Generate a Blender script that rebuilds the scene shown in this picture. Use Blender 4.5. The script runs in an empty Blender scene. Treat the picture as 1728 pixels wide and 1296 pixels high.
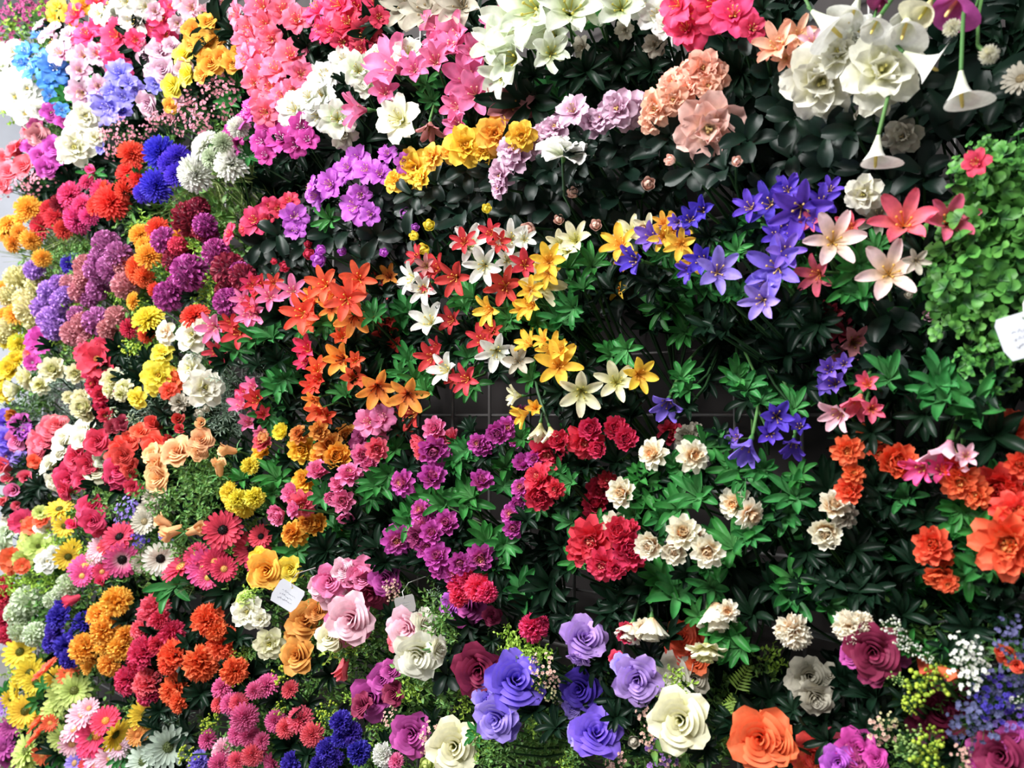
import bpy, math, random
from mathutils import Vector, Matrix
random.seed(7)
R = random.Random(11)
PI = math.pi
COL = bpy.context.scene.collection

# ------------------------------------------------------------------ camera
F = 1344.0                                   # focal length in pixels of a 1728 wide frame (28 mm lens)
TH = math.radians(41.6); PT = math.radians(2.3)
CAM = Vector((0, -1.17, 1.55))
fwd = Vector((-math.sin(TH)*math.cos(PT), math.cos(TH)*math.cos(PT), math.sin(PT)))
rgt = Vector((math.cos(TH), math.sin(TH), 0))
up = rgt.cross(fwd).normalized()
cd = bpy.data.cameras.new('camera'); cam = bpy.data.objects.new('camera', cd); COL.objects.link(cam)
cd.sensor_width = 36; cd.lens = 28; cd.clip_start = .02
cd.dof.use_dof = True; cd.dof.focus_distance = 1.3; cd.dof.aperture_fstop = 6.3
cam.matrix_world = Matrix(((rgt.x, up.x, -fwd.x, CAM.x), (rgt.y, up.y, -fwd.y, CAM.y), (rgt.z, up.z, -fwd.z, CAM.z), (0, 0, 0, 1)))
bpy.context.scene.camera = cam

def at(x, y, p):
    """spot on the plane that lies p metres in front of the wire grid"""
    d = fwd + rgt*((x-864)/F) + up*((648-y)/F)
    t = (-p - CAM.y)/d.y
    return CAM + d*t, t

# ------------------------------------------------------------------ materials
def lin(c):
    return tuple(((v/255)/12.92 if v/255 <= .04045 else ((v/255+.055)/1.055)**2.4) for v in c) + (1,)
MC = {}
def petal_mat(name, inner, outer, trans=.22, rough=.55):
    if name in MC: return MC[name]
    m = bpy.data.materials.new(name); m.use_nodes = True; n = m.node_tree.nodes; l = m.node_tree.links; n.clear()
    o = n.new('ShaderNodeOutputMaterial'); b = n.new('ShaderNodeBsdfPrincipled'); t = n.new('ShaderNodeBsdfTranslucent')
    mx = n.new('ShaderNodeMixShader'); mx.inputs[0].default_value = trans
    a = n.new('ShaderNodeAttribute'); a.attribute_name = 't'
    r = n.new('ShaderNodeValToRGB'); r.color_ramp.elements[0].color = lin(inner); r.color_ramp.elements[1].color = lin(outer)
    r.color_ramp.elements[0].position = .12; r.color_ramp.elements[1].position = .72
    tc = n.new('ShaderNodeTexCoord'); nz = n.new('ShaderNodeTexNoise'); nz.inputs['Scale'].default_value = 9; nz.inputs['Detail'].default_value = 3
    oi = n.new('ShaderNodeObjectInfo')
    hs = n.new('ShaderNodeHueSaturation')
    mr = n.new('ShaderNodeMapRange'); mr.inputs[1].default_value = .3; mr.inputs[2].default_value = .7; mr.inputs[3].default_value = .86; mr.inputs[4].default_value = 1.08
    hr = n.new('ShaderNodeMapRange'); hr.inputs[3].default_value = .492; hr.inputs[4].default_value = .508
    l.new(a.outputs['Fac'], r.inputs[0]); l.new(tc.outputs['Object'], nz.inputs['Vector']); l.new(nz.outputs['Fac'], mr.inputs[0])
    l.new(oi.outputs['Random'], hr.inputs[0]); l.new(hr.outputs[0], hs.inputs['Hue'])
    hs.inputs['Saturation'].default_value = .93; l.new(mr.outputs[0], hs.inputs['Value']); l.new(r.outputs[0], hs.inputs['Color'])
    l.new(hs.outputs[0], b.inputs['Base Color']); l.new(hs.outputs[0], t.inputs['Color'])
    b.inputs['Roughness'].default_value = rough; b.inputs['Specular IOR Level'].default_value = .22
    l.new(b.outputs[0], mx.inputs[1]); l.new(t.outputs[0], mx.inputs[2]); l.new(mx.outputs[0], o.inputs[0])
    MC[name] = m
    return m
def leaf_mat(name, c1, c2, rough=.42): 
    m = petal_mat(name, c1, c2, .12, rough)
    m.node_tree.nodes['Principled BSDF'].inputs['Specular IOR Level'].default_value = .32
    return m
def plain(name, c, rough=.6, metal=0):
    if name in MC: return MC[name]
    m = bpy.data.materials.new(name); m.use_nodes = True; n = m.node_tree.nodes; l = m.node_tree.links
    b = n['Principled BSDF']; b.inputs['Roughness'].default_value = rough; b.inputs['Metallic'].default_value = metal
    tc = n.new('ShaderNodeTexCoord'); nz = n.new('ShaderNodeTexNoise'); nz.inputs['Scale'].default_value = 6
    mx = n.new('ShaderNodeMix'); mx.data_type = 'RGBA'
    k = lin(c); mx.inputs[6].default_value = tuple(v*.88 for v in k[:3]) + (1,); mx.inputs[7].default_value = tuple(min(1, v*1.1) for v in k[:3]) + (1,)
    l.new(tc.outputs['Object'], nz.inputs['Vector']); l.new(nz.outputs['Fac'], mx.inputs[0]); l.new(mx.outputs[2], b.inputs['Base Color'])
    MC[name] = m
    return m

# ------------------------------------------------------------------ mesh builder
class MB:
    def __init__(s): s.v = []; s.f = []; s.t = []
    def grid(s, pts, ts, nu, nv, closed=False):
        b = len(s.v); s.v += pts; s.t += ts
        for i in range(nu-1):
            for j in range(nv-1 if not closed else nv):
                k = (j+1) % nv
                s.f.append((b+i*nv+j, b+i*nv+k, b+(i+1)*nv+k, b+(i+1)*nv+j))
    def tube(s, path, rad, n=5, tv=.5):
        pts = []; ts = []
        for i, p in enumerate(path):
            p = Vector(p); a = Vector(path[max(0, i-1)]); c = Vector(path[min(len(path)-1, i+1)])
            d = (c-a).normalized(); q = d.orthogonal().normalized(); w = d.cross(q)
            r = rad[i] if isinstance(rad, (list, tuple)) else rad
            for j in range(n):
                an = 2*PI*j/n; pts.append(tuple(p+q*(r*math.cos(an))+w*(r*math.sin(an)))); ts.append(tv)
        s.grid(pts, ts, len(path), n, True)
    def ball(s, c, r, nu=5, nv=7, tv=.6, sq=1):
        pts = []; ts = []
        for i in range(nu):
            a = PI*i/(nu-1)
            for j in range(nv):
                b = 2*PI*j/nv
                pts.append((c[0]+r*math.sin(a)*math.cos(b)+1e-4*r*math.cos(b), c[1]+r*math.sin(a)*math.sin(b)+1e-4*r*math.sin(b), c[2]+r*sq*math.cos(a))); ts.append(tv)
        s.grid(pts, ts, nu, nv, True)
    def petal(s, az, e0, e1, L, W, shape='lance', cup=.2, ruf=0, br=.02, bz=0, nu=6, nv=3, yaw=0, ph=0, tip=0):
        e0 = math.radians(e0); e1 = math.radians(e1)
        out = Vector((math.cos(az), math.sin(az), 0)); side = Vector((-math.sin(az), math.cos(az), 0)); z = Vector((0, 0, 1))
        p = out*br + z*bz; pts = []; ts = []; cs = []
        for i in range(nu):
            q = 1-(1-i/(nu-1))**1.55; dq = q-(1-(1-(i-1)/(nu-1))**1.55) if i else 0; e = e0+(e1-e0)*q
            d = out*math.cos(e)+z*math.sin(e)+side*(yaw*q); nrm = -out*math.sin(e)+z*math.cos(e)
            if i: p = p + d.normalized()*(L*dq)
            if shape == 'lance': w = math.sin(PI*min(1, .1+.9*q**.85))**.8 if q < 1 else .04
            elif shape == 'round': w = (.3+.7*min(1, q*1.7))*math.sqrt(max(.2, 1-max(0, (q-.4)/.6)**3))
            elif shape == 'oval': w = (.28+.72*math.sin(min(1, q*1.55)*PI/2)**1.5)*math.sqrt(max(.05, 1-max(0, (q-.5)/.5)**2.4))
            elif shape == 'strap': w = (.45+.55*min(1, q*1.8))*(1-.55*max(0, (q-.8)/.2)**2)
            else: w = (.35+.65*min(1, q*1.5))*(1-.25*max(0, (q-.85)/.15))
            for j in range(nv):
                v = (j/(nv-1))*2-1
                o = cup*W*(v*v)*min(1, .3+q)*(1-.75*q**4 if shape == 'round' else 1)
                if ruf: o += ruf*W*q*math.sin(v*4.2+ph+az*3)
                zz = (.06*L*((j % 2)*2-1) if (shape == 'frill' and i == nu-1) else 0)
                pts.append(tuple(p+side*(v*w*W/2)+nrm*o+d*zz)); ts.append(q*(1 if not tip else tip))
        s.grid(pts, ts, nu, nv)
    def wrap(s, az, half, r0, r1, h, z0, lip=.05, nu=6, nv=7, t0=0, t1=1, wave=.0):
        """petal wrapped round the axis, its rim rolled outwards"""
        pts = []; ts = []
        for i in range(nu):
            q = i/(nu-1)
            for j in range(nv):
                v = (j/(nv-1))*2-1
                hh = h*(1-.28*abs(v)**3)
                rr = r0+(r1-r0)*(q**.8)+lip*max(0, q-.62)**1.5*6 + .012*v
                a = az+v*half*(.55+.45*min(1, q*2))*(1-.12*q**4)
                zz = z0+hh*(q if q < .8 else .8+(q-.8)*.35) + wave*math.sin(v*5+az*4)*q
                pts.append((rr*math.cos(a), rr*math.sin(a), zz)); ts.append(t0+(t1-t0)*q)
        s.grid(pts, ts, nu, nv)
    def add(s, o, M, sc=1):
        b = len(s.v)
        s.v += [tuple(M @ Vector(v)) for v in o.v]; s.t += o.t; s.f += [tuple(i+b for i in f) for f in o.f]
    def mesh(s, name, mat):
        m = bpy.data.meshes.new(name); m.from_pydata(s.v, [], s.f)
        m.polygons.foreach_set('use_smooth', [True]*len(m.polygons))
        a = m.attributes.new('t', 'FLOAT', 'POINT'); a.data.foreach_set('value', s.t)
        m.materials.append(mat); m.update()
        return m

# ------------------------------------------------------------------ flower heads: diameter 1, facing +Z
def rot_to(d):
    d = Vector(d).normalized()
    return d.to_track_quat('Z', 'Y').to_matrix().to_4x4()
def fib(n, zmin):
    for i in range(n):
        z = 1-(1-zmin)*(i+.5)/n; a = i*2.39996; r = math.sqrt(max(0, 1-z*z)); yield Vector((r*math.cos(a), r*math.sin(a), z)), i
def head(kind, var):
    rn = random.Random(sum(ord(c) for c in kind)*7+var)
    P = MB(); C = MB(); G = MB()
    j = lambda a: rn.uniform(-a, a)
    G.tube([(0, 0, -.12), (0, 0, -.05), (0, 0, .0), (0, 0, .03)], [.02, .045, .06, .05], 6)
    if kind in ('lily', 'lilyside', 'biglily'):
        side = kind == 'lilyside'
        for k in range(6):
            inner = k % 2
            P.petal(k*PI/3+j(.07), 76 if side else 68+j(6), (36 if side else 12)+j(14), .6, (.34 if kind == 'biglily' else .25) if inner else (.27 if kind == 'biglily' else .205), 'oval', .3, .04, .02, 0, 8, 5, j(.1))
        for k in range(5):
            a = k*2*PI/5+j(.3); e = .10+rn.random()*.05
            C.tube([(0, 0, .03), (e*.5*math.cos(a), e*.5*math.sin(a), .14), (e*math.cos(a), e*math.sin(a), .25)], .011, 3)
            C.ball((e*math.cos(a), e*math.sin(a), .26), .026, 4, 5)
        G.tube([(0, 0, -.16), (0, 0, -.08), (0, 0, .02), (0, 0, .05)], [.02, .03, .045, .05], 6)
    elif kind == 'azalea':
        for k in range(6):
            P.petal(k*PI/3+j(.12), 68, 2+j(15), .55, .42, 'round', .18, .13, .02, 0, 7, 5, 0, rn.random()*6)
        for k in range(3):
            P.petal(k*PI*2/3+j(.3), 82, 50+j(10), .34, .26, 'round', .2, .15, .02, 0, 5, 5, 0, rn.random()*6)
        for k in range(6):
            a = k*PI/3+j(.3)
            C.tube([(0, 0, .05), (.04*math.cos(a), .04*math.sin(a), .2), (.12*math.cos(a), .12*math.sin(a), .33)], .008, 3)
            C.ball((.12*math.cos(a), .12*math.sin(a), .34), .02, 4, 5)
    elif kind == 'double':
        c = (0, 26, 42)[var % 3]; g = (1, 1.08, 1.2)[var % 3]
        for k in range(9): P.petal(k*PI/4.5+j(.15), 34+c*.2, 6+c*1.1+j(12), .46*g, .27*g, 'round', .4, .07, .02, 0, 7, 5, 0, rn.random()*6)
        for k in range(9): P.petal(k*PI/4.5+.35+j(.15), 52+c*.3, 32+c*1.1+j(12), .44*g, .26*g, 'round', .42, .08, .02, .02, 7, 5, 0, rn.random()*6)
        for k in range(8): P.petal(k*PI/4+.1+j(.2), 74, 66+c+j(14), .4*g, .22*g, 'round', .45, .1, .03, .03, 6, 5, 0, rn.random()*6, .42)
        for k in range(6): P.petal(k*PI/3+.2+j(.3), 95, 100+j(14), .3, .17, 'round', .45, .12, .09, .05, 5, 5, 0, rn.random()*6, .2)
        for d, i in fib(20, .2):
            b = d*.1; C.tube([tuple(b*.4+Vector((0, 0, .14))), tuple(b+Vector((0, 0, .2))), tuple(b*1.3+Vector((j(.03), j(.03), .23)))], [.016, .026, .016], 4)
    elif kind == 'mum':
        for d, i in fib(105, -.05):
            az = math.atan2(d.y, d.x); el = math.degrees(math.asin(max(-1, min(1, d.z))))
            P.petal(az+j(.1), el*.9+25, el*1.02-12+j(10), .42*(1-.22*d.z), .085, 'strap', .5, 0, .05*(1-d.z), -.02, 4, 3, 0, 0, .6+.4*rn.random())
    elif kind == 'ball':
        for d, i in fib(120, -.8):
            az = math.atan2(d.y, d.x); el = math.degrees(math.asin(max(-1, min(1, d.z))))
            q = MB(); q.petal(0, 25, -8, .2, .13, 'round', .5, 0, .0, 0, 3, 3)
            M = Matrix.Translation(d*.33) @ rot_to(d) @ Matrix.Rotation(rn.random()*6.3, 4, 'Z') @ Matrix.Rotation(-1.0, 4, 'Y')
            P.add(q, M)
        P.ball((0, 0, 0), .34, 7, 10, .1)
    elif kind == 'carnation':
        for d, i in fib(46, .0):
            az = math.atan2(d.y, d.x); el = math.degrees(math.asin(d.z))
            P.petal(az+j(.3), el*.7+30, el+j(18)-6, .44*(1-.15*d.z), .24, 'frill', .1, .28, .01, 0, 4, 7, 0, rn.random()*6, .6+.4*rn.random())
    elif kind in ('rose', 'rosebud'):
        n = 15 if kind == 'rose' else 7
        for k in range(n):
            q = k/14
            r0 = .02+.13*q; r1 = .03+.255*q**1.05
            P.wrap(k*2.2+j(.15), 1.35-.45*q, r0, r1, .5-.15*q+j(.02), -.02, .012+.065*q, 7, 9, 0, 1, .018)
        if kind == 'rose':
            for k in range(5): P.petal(k*PI*.4+j(.2), 58, 4+j(16), .5, .46, 'round', .16, .08, .03, 0, 6, 5, 0, rn.random()*6)
        for k in range(5): G.petal(k*PI*.4, 30, -30, .28, .07, 'lance', .2, 0, .03, -.02, 4, 3)
    elif kind == 'camellia':
        for k in range(6): P.petal(k*PI/3+j(.12), 32, -6+j(8), .53, .46, 'round', .22, .09, .02, 0, 7, 5, 0, rn.random()*6)
        for k in range(6): P.petal(k*PI/3+.5+j(.12), 55, 14+j(10), .43, .38, 'round', .3, .12, .02, .03, 6, 5, 0, rn.random()*6)
        for k in range(5): P.petal(k*PI*.4+j(.2), 78, 42+j(12), .31, .27, 'round', .4, .18, .02, .05, 5, 5, 0, rn.random()*6)
        for k in range(4): P.wrap(k*1.7, 1.1, .03, .1, .24, .02, .03, 5, 5, 0, .2)
        for k in range(6): C.ball((j(.05), j(.05), .2+j(.02)), .028, 4, 5)
    elif kind in ('daisy', 'gerbera'):
        n = 16 if kind == 'daisy' else 20
        for k in range(n): P.petal(k*2*PI/n+j(.05), 30, 2+j(10), .45, .115 if n > 16 else .12, 'strap', .25, 0, .06, 0, 5, 3)
        for k in range(n): P.petal((k+.5)*2*PI/n+j(.05), 42, 16+j(8), .34, .1, 'strap', .25, 0, .06, .015, 4, 3)
        C.ball((0, 0, .05), .13, 5, 10, .5, .5)
        for d, i in fib(26, .2): C.ball((d.x*.125, d.y*.125, .05+d.z*.075), .02, 3, 4)
    elif kind == 'cosmos':
        for k in range(7): P.petal(k*2*PI/7+j(.08), 40, 4+j(10), .47, .4, 'frill', .12, .1, .03, 0, 6, 5, 0, rn.random()*6)
        for k in range(5): P.petal(k*2*PI/5+j(.1), 62, 30+j(10), .34, .3, 'frill', .15, .12, .03, .02, 5, 5, 0, rn.random()*6)
        for d, i in fib(20, .1): C.ball((d.x*.07, d.y*.07, .09+d.z*.05), .022, 3, 4)
    elif kind == 'calla':
        nu, nv = 13, 25; pts = []; ts = []
        for i in range(nu):
            q = i/(nu-1)
            for k in range(nv):
                v = k/(nv-1)*2-1; a = PI/2 + v*PI*1.06
                tipf = max(0, math.cos(v*PI*.5))**3          # long curling tip opposite the overlap
                u_ = max(0, q-.5)*2
                r = .03+.17*q**1.15+.05*u_**1.4 + tipf*.30*u_**1.5 + .01*v
                z = -.40+q*.62-.05*u_**2*(1-tipf) + tipf*(.14*u_-.34*max(0, q-.75)*3)
                pts.append((r*math.cos(a)*(1.15-.45*tipf*u_), r*math.sin(a), z)); ts.append(q)
        P.grid(pts, ts, nu, nv)
        C.tube([(0, 0, -.25), (0, 0, 0), (0, .02, .22), (0, .02, .26)], [.02, .035, .03, .008], 7)
        G.tube([(0, 0, -.5), (0, 0, -.42), (0, 0, -.34), (0, 0, -.3)], [.018, .022, .036, .04], 7)
        G.v = G.v[24:]; G.t = G.t[24:]; G.f = [tuple(i-24 for i in f) for f in G.f[18:]]
    elif kind == 'bud':
        for k in range(5): P.wrap(k*2.2, 1.25, .05, .14+.03*k, .62-.03*k, -.06, -.12, 6, 7)
        for k in range(5): P.petal(k*PI*.4, 30, 88, .5, .34, 'round', .35, 0, .08, -.05, 6, 5)
        for k in range(4): G.petal(k*PI*.5, 20, 75, .3, .12, 'lance', .3, 0, .04, -.05, 4, 3)
    elif kind == 'spray':
        for k in range(26):
            a = rn.random()*2*PI; rr = .48*math.sqrt(rn.random()); z = .32*(1-rr)+j(.18)
            c = Vector((rr*math.cos(a), rr*math.sin(a), z))
            d = rot_to((c.x+j(.3), c.y+j(.3), .6)); q = MB(); n = 5
            for m in range(n): q.petal(m*2*PI/n, 45, 5, .062, .058, 'round', .3, 0, .004, 0, 3, 3)
            P.add(q, Matrix.Translation(c) @ d)
            G.tube([(0, 0, -.3), tuple(c*.5+Vector((0, 0, -.12))), tuple(c)], .006, 3)
    elif kind == 'berries':
        for k in range(30):
            a = rn.random()*2*PI; rr = .45*math.sqrt(rn.random()); z = .3*(1-rr)+j(.18)
            c = (rr*math.cos(a), rr*math.sin(a), z)
            P.ball(c, .042+rn.random()*.025, 5, 6, rn.random(), 1.2)
            G.tube([(0, 0, -.3), (c[0]*.5, c[1]*.5, c[2]*.5-.12), c], .007, 3)
    elif kind == 'spike':                       # statice, delphinium: small blossoms packed round a stalk
        for k in range(30):
            q = k/29; a = k*2.4; rr = .24*(1-.6*q)
            c = Vector((rr*math.cos(a), rr*math.sin(a), -.45+.95*q)); d = rot_to((c.x*3, c.y*3, .5)); b = MB()
            for m in range(5): b.petal(m*2*PI/5, 50, 5, .13, .12, 'round', .3, .1, .01, 0, 3, 3)
            P.add(b, Matrix.Translation(c) @ d)
        G.tube([(0, 0, -.6), (0, 0, 0), (0, 0, .48)], .015, 4)
    return P, C, G

# ------------------------------------------------------------------ foliage, size 1
def foliage(kind, var):
    rn = random.Random(sum(ord(c) for c in kind)*13+var); P = MB(); j = lambda a: rn.uniform(-a, a)
    if kind in 'WD':                            # whorl of lance leaves
        for k in range(9):
            P.petal(k*2.4+j(.2), 72+j(12), 8+j(28), .52+j(.12), .165, 'oval', .38, .03, .01, j(.05), 8, 5, j(.25))
        P.tube([(0, 0, -.45), (0, 0, 0)], .018, 4, .1)
    elif kind == 'R':                           # broad glossy leaves
        for k in range(6):
            P.petal(k*2.4+j(.3), 50+j(20), -5+j(30), .5+j(.08), .3, 'round', .22, .05, .03, -.12+.06*k+j(.03), 7, 5, j(.2))
        P.tube([(0, 0, -.45), (0, 0, .15)], .018, 4, .1)
    elif kind == 'I':                           # many small bright leaves
        for k in range(17):
            a = k*2.4; rr = .42*math.sqrt(rn.random()); c = Vector((rr*math.cos(a), rr*math.sin(a), j(.22)))
            q = MB()
            for m in range(3): q.petal((m-1)*1.25, 25, -12, .2-.04*abs(m-1), .17, 'round', .25, .08, .0, 0, 4, 3)
            P.add(q, Matrix.Translation(c) @ rot_to((c.x*1.2+j(.6), c.y*1.2+j(.6), .7)) @ Matrix.Rotation(rn.random()*6.3, 4, 'Z'))
            P.tube([(0, 0, -.35), tuple(c*.5+Vector((0, 0, -.1))), tuple(c)], .008, 3, .1)
    elif kind == 'S':                           # fine sprig
        for k in range(7):
            a = k*2.4; tip = Vector((.42*math.cos(a)+j(.06), .42*math.sin(a)+j(.06), .2+j(.15)))
            P.tube([(0, 0, -.35), tuple(tip*.5), tuple(tip)], .007, 3, .1)
            for m in range(9):
                c = tip*(m/9*.8+.2); d = rot_to((tip.x+j(1), tip.y+j(1), j(1)+.5)); q = MB()
                q.petal(0, 20, 0, .13, .07, 'lance', .3, 0, 0, 0, 4, 3); P.add(q, Matrix.Translation(c) @ d @ Matrix.Rotation(rn.random()*6.3, 4, 'Z'))
    elif kind == 'N':                           # needles
        for k in range(5):
            a = k*2.4; tip = Vector((.4*math.cos(a), .4*math.sin(a), .25+j(.15)))
            P.tube([(0, 0, -.35), tuple(tip*.5), tuple(tip)], .008, 3, .1)
            for m in range(16):
                c = tip*(m/16*.85+.15); q = MB(); q.petal(0, 40, 25, .14, .02, 'strap', .2, 0, 0, 0, 3, 3)
                P.add(q, Matrix.Translation(c) @ rot_to(tip) @ Matrix.Rotation(m*2.4, 4, 'Z'))
    elif kind == 'F':                           # fern fronds
        for k in range(2):
            a = k*2.6; tip = Vector((.48*math.cos(a), .48*math.sin(a), .12))
            P.tube([(0, 0, -.35), tuple(tip*.45), tuple(tip)], .01, 3, .1)
            side = Vector((-math.sin(a), math.cos(a), 0))
            for m in range(8):
                for sg in (-1, 1):
                    c = tip*(m/8*.8+.2); L = .19*(1-m/12); q = MB(); q.petal(0, 8, -8, L, .04, 'lance', .2, 0, 0, 0, 4, 3)
                    dr = (side*sg+tip*.8).normalized(); nn = Vector((0, 0, 1)); yy = nn.cross(dr).normalized(); nn = dr.cross(yy)
                    M = Matrix(((dr.x, yy.x, nn.x, c.x), (dr.y, yy.y, nn.y, c.y), (dr.z, yy.z, nn.z, c.z), (0, 0, 0, 1))); P.add(q, M)
    elif kind == 'G':                           # long grassy blades
        for k in range(9):
            P.petal(k*2.4+j(.2), 88+j(3), 68+j(18), .75+j(.15), .014, 'lance', .2, 0, .01, -.4, 7, 3, j(.3))
    return P
GREEN = {'W': ((84, 155, 84), (44, 132, 54)), 'D': ((18, 46, 26), (12, 40, 24)), 'R': ((20, 46, 32), (13, 36, 27)),  # D repeats the W whorl with deep shade put into its green
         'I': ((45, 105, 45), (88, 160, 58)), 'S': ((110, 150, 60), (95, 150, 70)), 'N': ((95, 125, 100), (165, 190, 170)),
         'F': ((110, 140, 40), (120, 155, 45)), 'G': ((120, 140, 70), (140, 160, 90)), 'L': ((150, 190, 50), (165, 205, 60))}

# palettes: petal tip, petal base, centre
PAL = {
 'white': ((245, 245, 240), (225, 232, 200), (215, 190, 90)), 'wgreen': ((240, 246, 230), (205, 220, 150), (200, 185, 70)),
 'cream': ((253, 248, 230), (252, 208, 150), (250, 180, 110)), 'ivory': ((244, 240, 205), (225, 225, 130), (190, 180, 70)),
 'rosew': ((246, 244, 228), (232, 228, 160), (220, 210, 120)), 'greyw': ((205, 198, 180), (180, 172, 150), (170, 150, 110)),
 'peach': ((252, 192, 166), (252, 182, 130), (230, 190, 120)), 'apric': ((246, 190, 130), (240, 160, 95), (230, 150, 80)),
 'pchw': ((250, 200, 188), (242, 228, 196), (220, 200, 130)), 'pink': ((242, 128, 182), (236, 105, 155), (245, 190, 160)),
 'ppink': ((247, 200, 216), (238, 150, 180), (235, 190, 120)), 'lpink': ((240, 205, 224), (225, 150, 190), (230, 190, 90)),
 'paleL': ((246, 214, 214), (240, 210, 160), (220, 170, 60)), 'coralL': ((238, 92, 128), (240, 120, 110), (240, 150, 40)),
 'coral': ((250, 112, 155), (250, 130, 125), (245, 190, 110)), 'salm': ((242, 98, 122), (232, 72, 105), (240, 190, 90)),
 'hot': ((248, 38, 115), (238, 45, 105), (240, 170, 60)), 'hotp': ((240, 70, 150), (225, 50, 120), (240, 200, 100)),
 'crim': ((224, 26, 88), (200, 18, 70), (235, 180, 90)), 'crimg': ((215, 30, 80), (180, 20, 60), (25, 20, 20)),
 'red': ((215, 30, 45), (205, 40, 40), (240, 160, 50)), 'redp': ((226, 18, 78), (226, 42, 88), (250, 170, 140)),
 'maroon': ((150, 15, 50), (110, 10, 40), (120, 20, 50)), 'burg': ((145, 25, 80), (110, 15, 50), (120, 20, 60)),
 'ored': ((250, 75, 40), (240, 60, 30), (250, 150, 60)), 'orange': ((245, 92, 25), (242, 110, 30), (252, 175, 90)),
 'oli': ((242, 85, 30), (235, 60, 25), (250, 180, 50)), 'oyel': ((252, 165, 30), (250, 120, 20), (120, 50, 20)),
 'amber': ((228, 150, 50), (215, 115, 30), (220, 140, 50)), 'yel': ((252, 206, 25), (248, 180, 15), (240, 170, 30)),
 'yelg': ((248, 218, 20), (235, 195, 10), (90, 95, 25)), 'gold': ((253, 190, 42), (250, 165, 25), (240, 150, 30)),
 'lem': ((250, 232, 60), (245, 220, 40), (235, 190, 40)), 'lime': ((205, 222, 120), (180, 200, 80), (110, 120, 50)),
 'limeb': ((192, 212, 50), (160, 190, 40), (150, 170, 40)), 'mag': ((205, 70, 180), (228, 120, 165), (252, 205, 130)),
 'magL': ((210, 50, 165), (190, 40, 140), (245, 220, 235)), 'magg': ((225, 70, 150), (235, 190, 200), (30, 20, 20)),
 'orch': ((205, 95, 220), (195, 80, 200), (240, 200, 150)), 'violet': ((128, 88, 232), (92, 50, 190), (90, 60, 180)),
 'lilac': ((165, 140, 238), (140, 110, 220), (235, 190, 120)), 'lilr': ((190, 150, 232), (150, 80, 190), (150, 90, 190)),
 'purp': ((92, 52, 210), (75, 35, 180), (225, 180, 100)), 'vlil': ((140, 105, 228), (115, 80, 210), (225, 180, 100)),
 'indigo': ((62, 36, 185), (45, 25, 150), (60, 30, 150)), 'cobalt': ((72, 42, 225), (55, 25, 190), (60, 30, 180)),
 'blue': ((60, 140, 225), (80, 160, 225), (230, 240, 250)), 'lav': ((150, 140, 240), (130, 115, 225), (210, 200, 240)),
 'mauve': ((190, 105, 172), (150, 70, 130), (160, 80, 140)), 'dusty': ((210, 135, 145), (180, 100, 110), (190, 110, 120)),
 'lilb': ((178, 125, 215), (140, 90, 180), (150, 100, 190)), 'creamb': ((232, 224, 168), (200, 190, 120), (210, 200, 130)),
 'orcb': ((190, 65, 160), (140, 35, 115), (150, 40, 120)), 'pgreen': ((212, 224, 196), (180, 200, 150), (190, 200, 150)),
 'gyp': ((232, 150, 172), (215, 120, 140), (200, 110, 120)), 'dmag': ((165, 50, 115), (140, 40, 90), (150, 40, 90)),
 'pom': ((235, 105, 168), (215, 80, 140), (235, 200, 80)), 'gerw': ((244, 242, 232), (235, 230, 215), (25, 22, 22)),
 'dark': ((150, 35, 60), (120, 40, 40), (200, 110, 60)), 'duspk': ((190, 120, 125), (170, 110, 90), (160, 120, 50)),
 'greylav': ((88, 90, 140), (110, 110, 160), (110, 110, 160)), 'bufb': ((238, 196, 176), (220, 160, 150), (225, 180, 110)),
 'gdais': ((188, 205, 188), (170, 185, 160), (95, 110, 60)), 'greenb': ((170, 200, 110), (140, 180, 90), (150, 180, 90)),
}
PAL['lpinkc'] = ((228, 190, 214), (215, 150, 185), (225, 190, 110))
PAL['gyel'] = PAL['limeb']

cache = {}
NV = 3
def meshes(kind, pal, var):
    k = (kind, pal, var)
    if k not in cache:
        g = ('geo', kind, var)
        if g not in cache: cache[g] = head(kind, var)
        P, C, G = cache[g]; tipc, basec, cen = PAL[pal]
        pm = P.mesh(kind+'_petals', petal_mat('petal_'+pal, basec, tipc))
        cm = C.mesh(kind+'_centre', petal_mat('centre_'+pal, cen, cen, .05)) if C.v else None
        gm = ('gm', kind, var)
        if gm not in cache: cache[gm] = G.mesh(kind+'_calyx', leaf_mat('calyx_green', (70, 130, 60), (70, 130, 60), .5)) if G.v else None
        cache[k] = (pm, cm, cache[gm])
    return cache[k]
def fol_mesh(kind, var):
    k = ('fol', kind, var)
    if k not in cache:
        gk = 'S' if kind == 'L' else kind
        cache[k] = foliage(gk, var).mesh('leaves', leaf_mat('leaf_'+kind, *GREEN[kind]))
    return cache[k]

def link(name, data, parent=None, mw=None, wp=None):
    o = bpy.data.objects.new(name, data); COL.objects.link(o)
    if parent: o.parent = parent
    if mw is not None: o.matrix_basis = mw
    return o
def orient(d, spin):
    return rot_to(d) @ Matrix.Rotation(spin, 4, 'Z')

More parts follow.
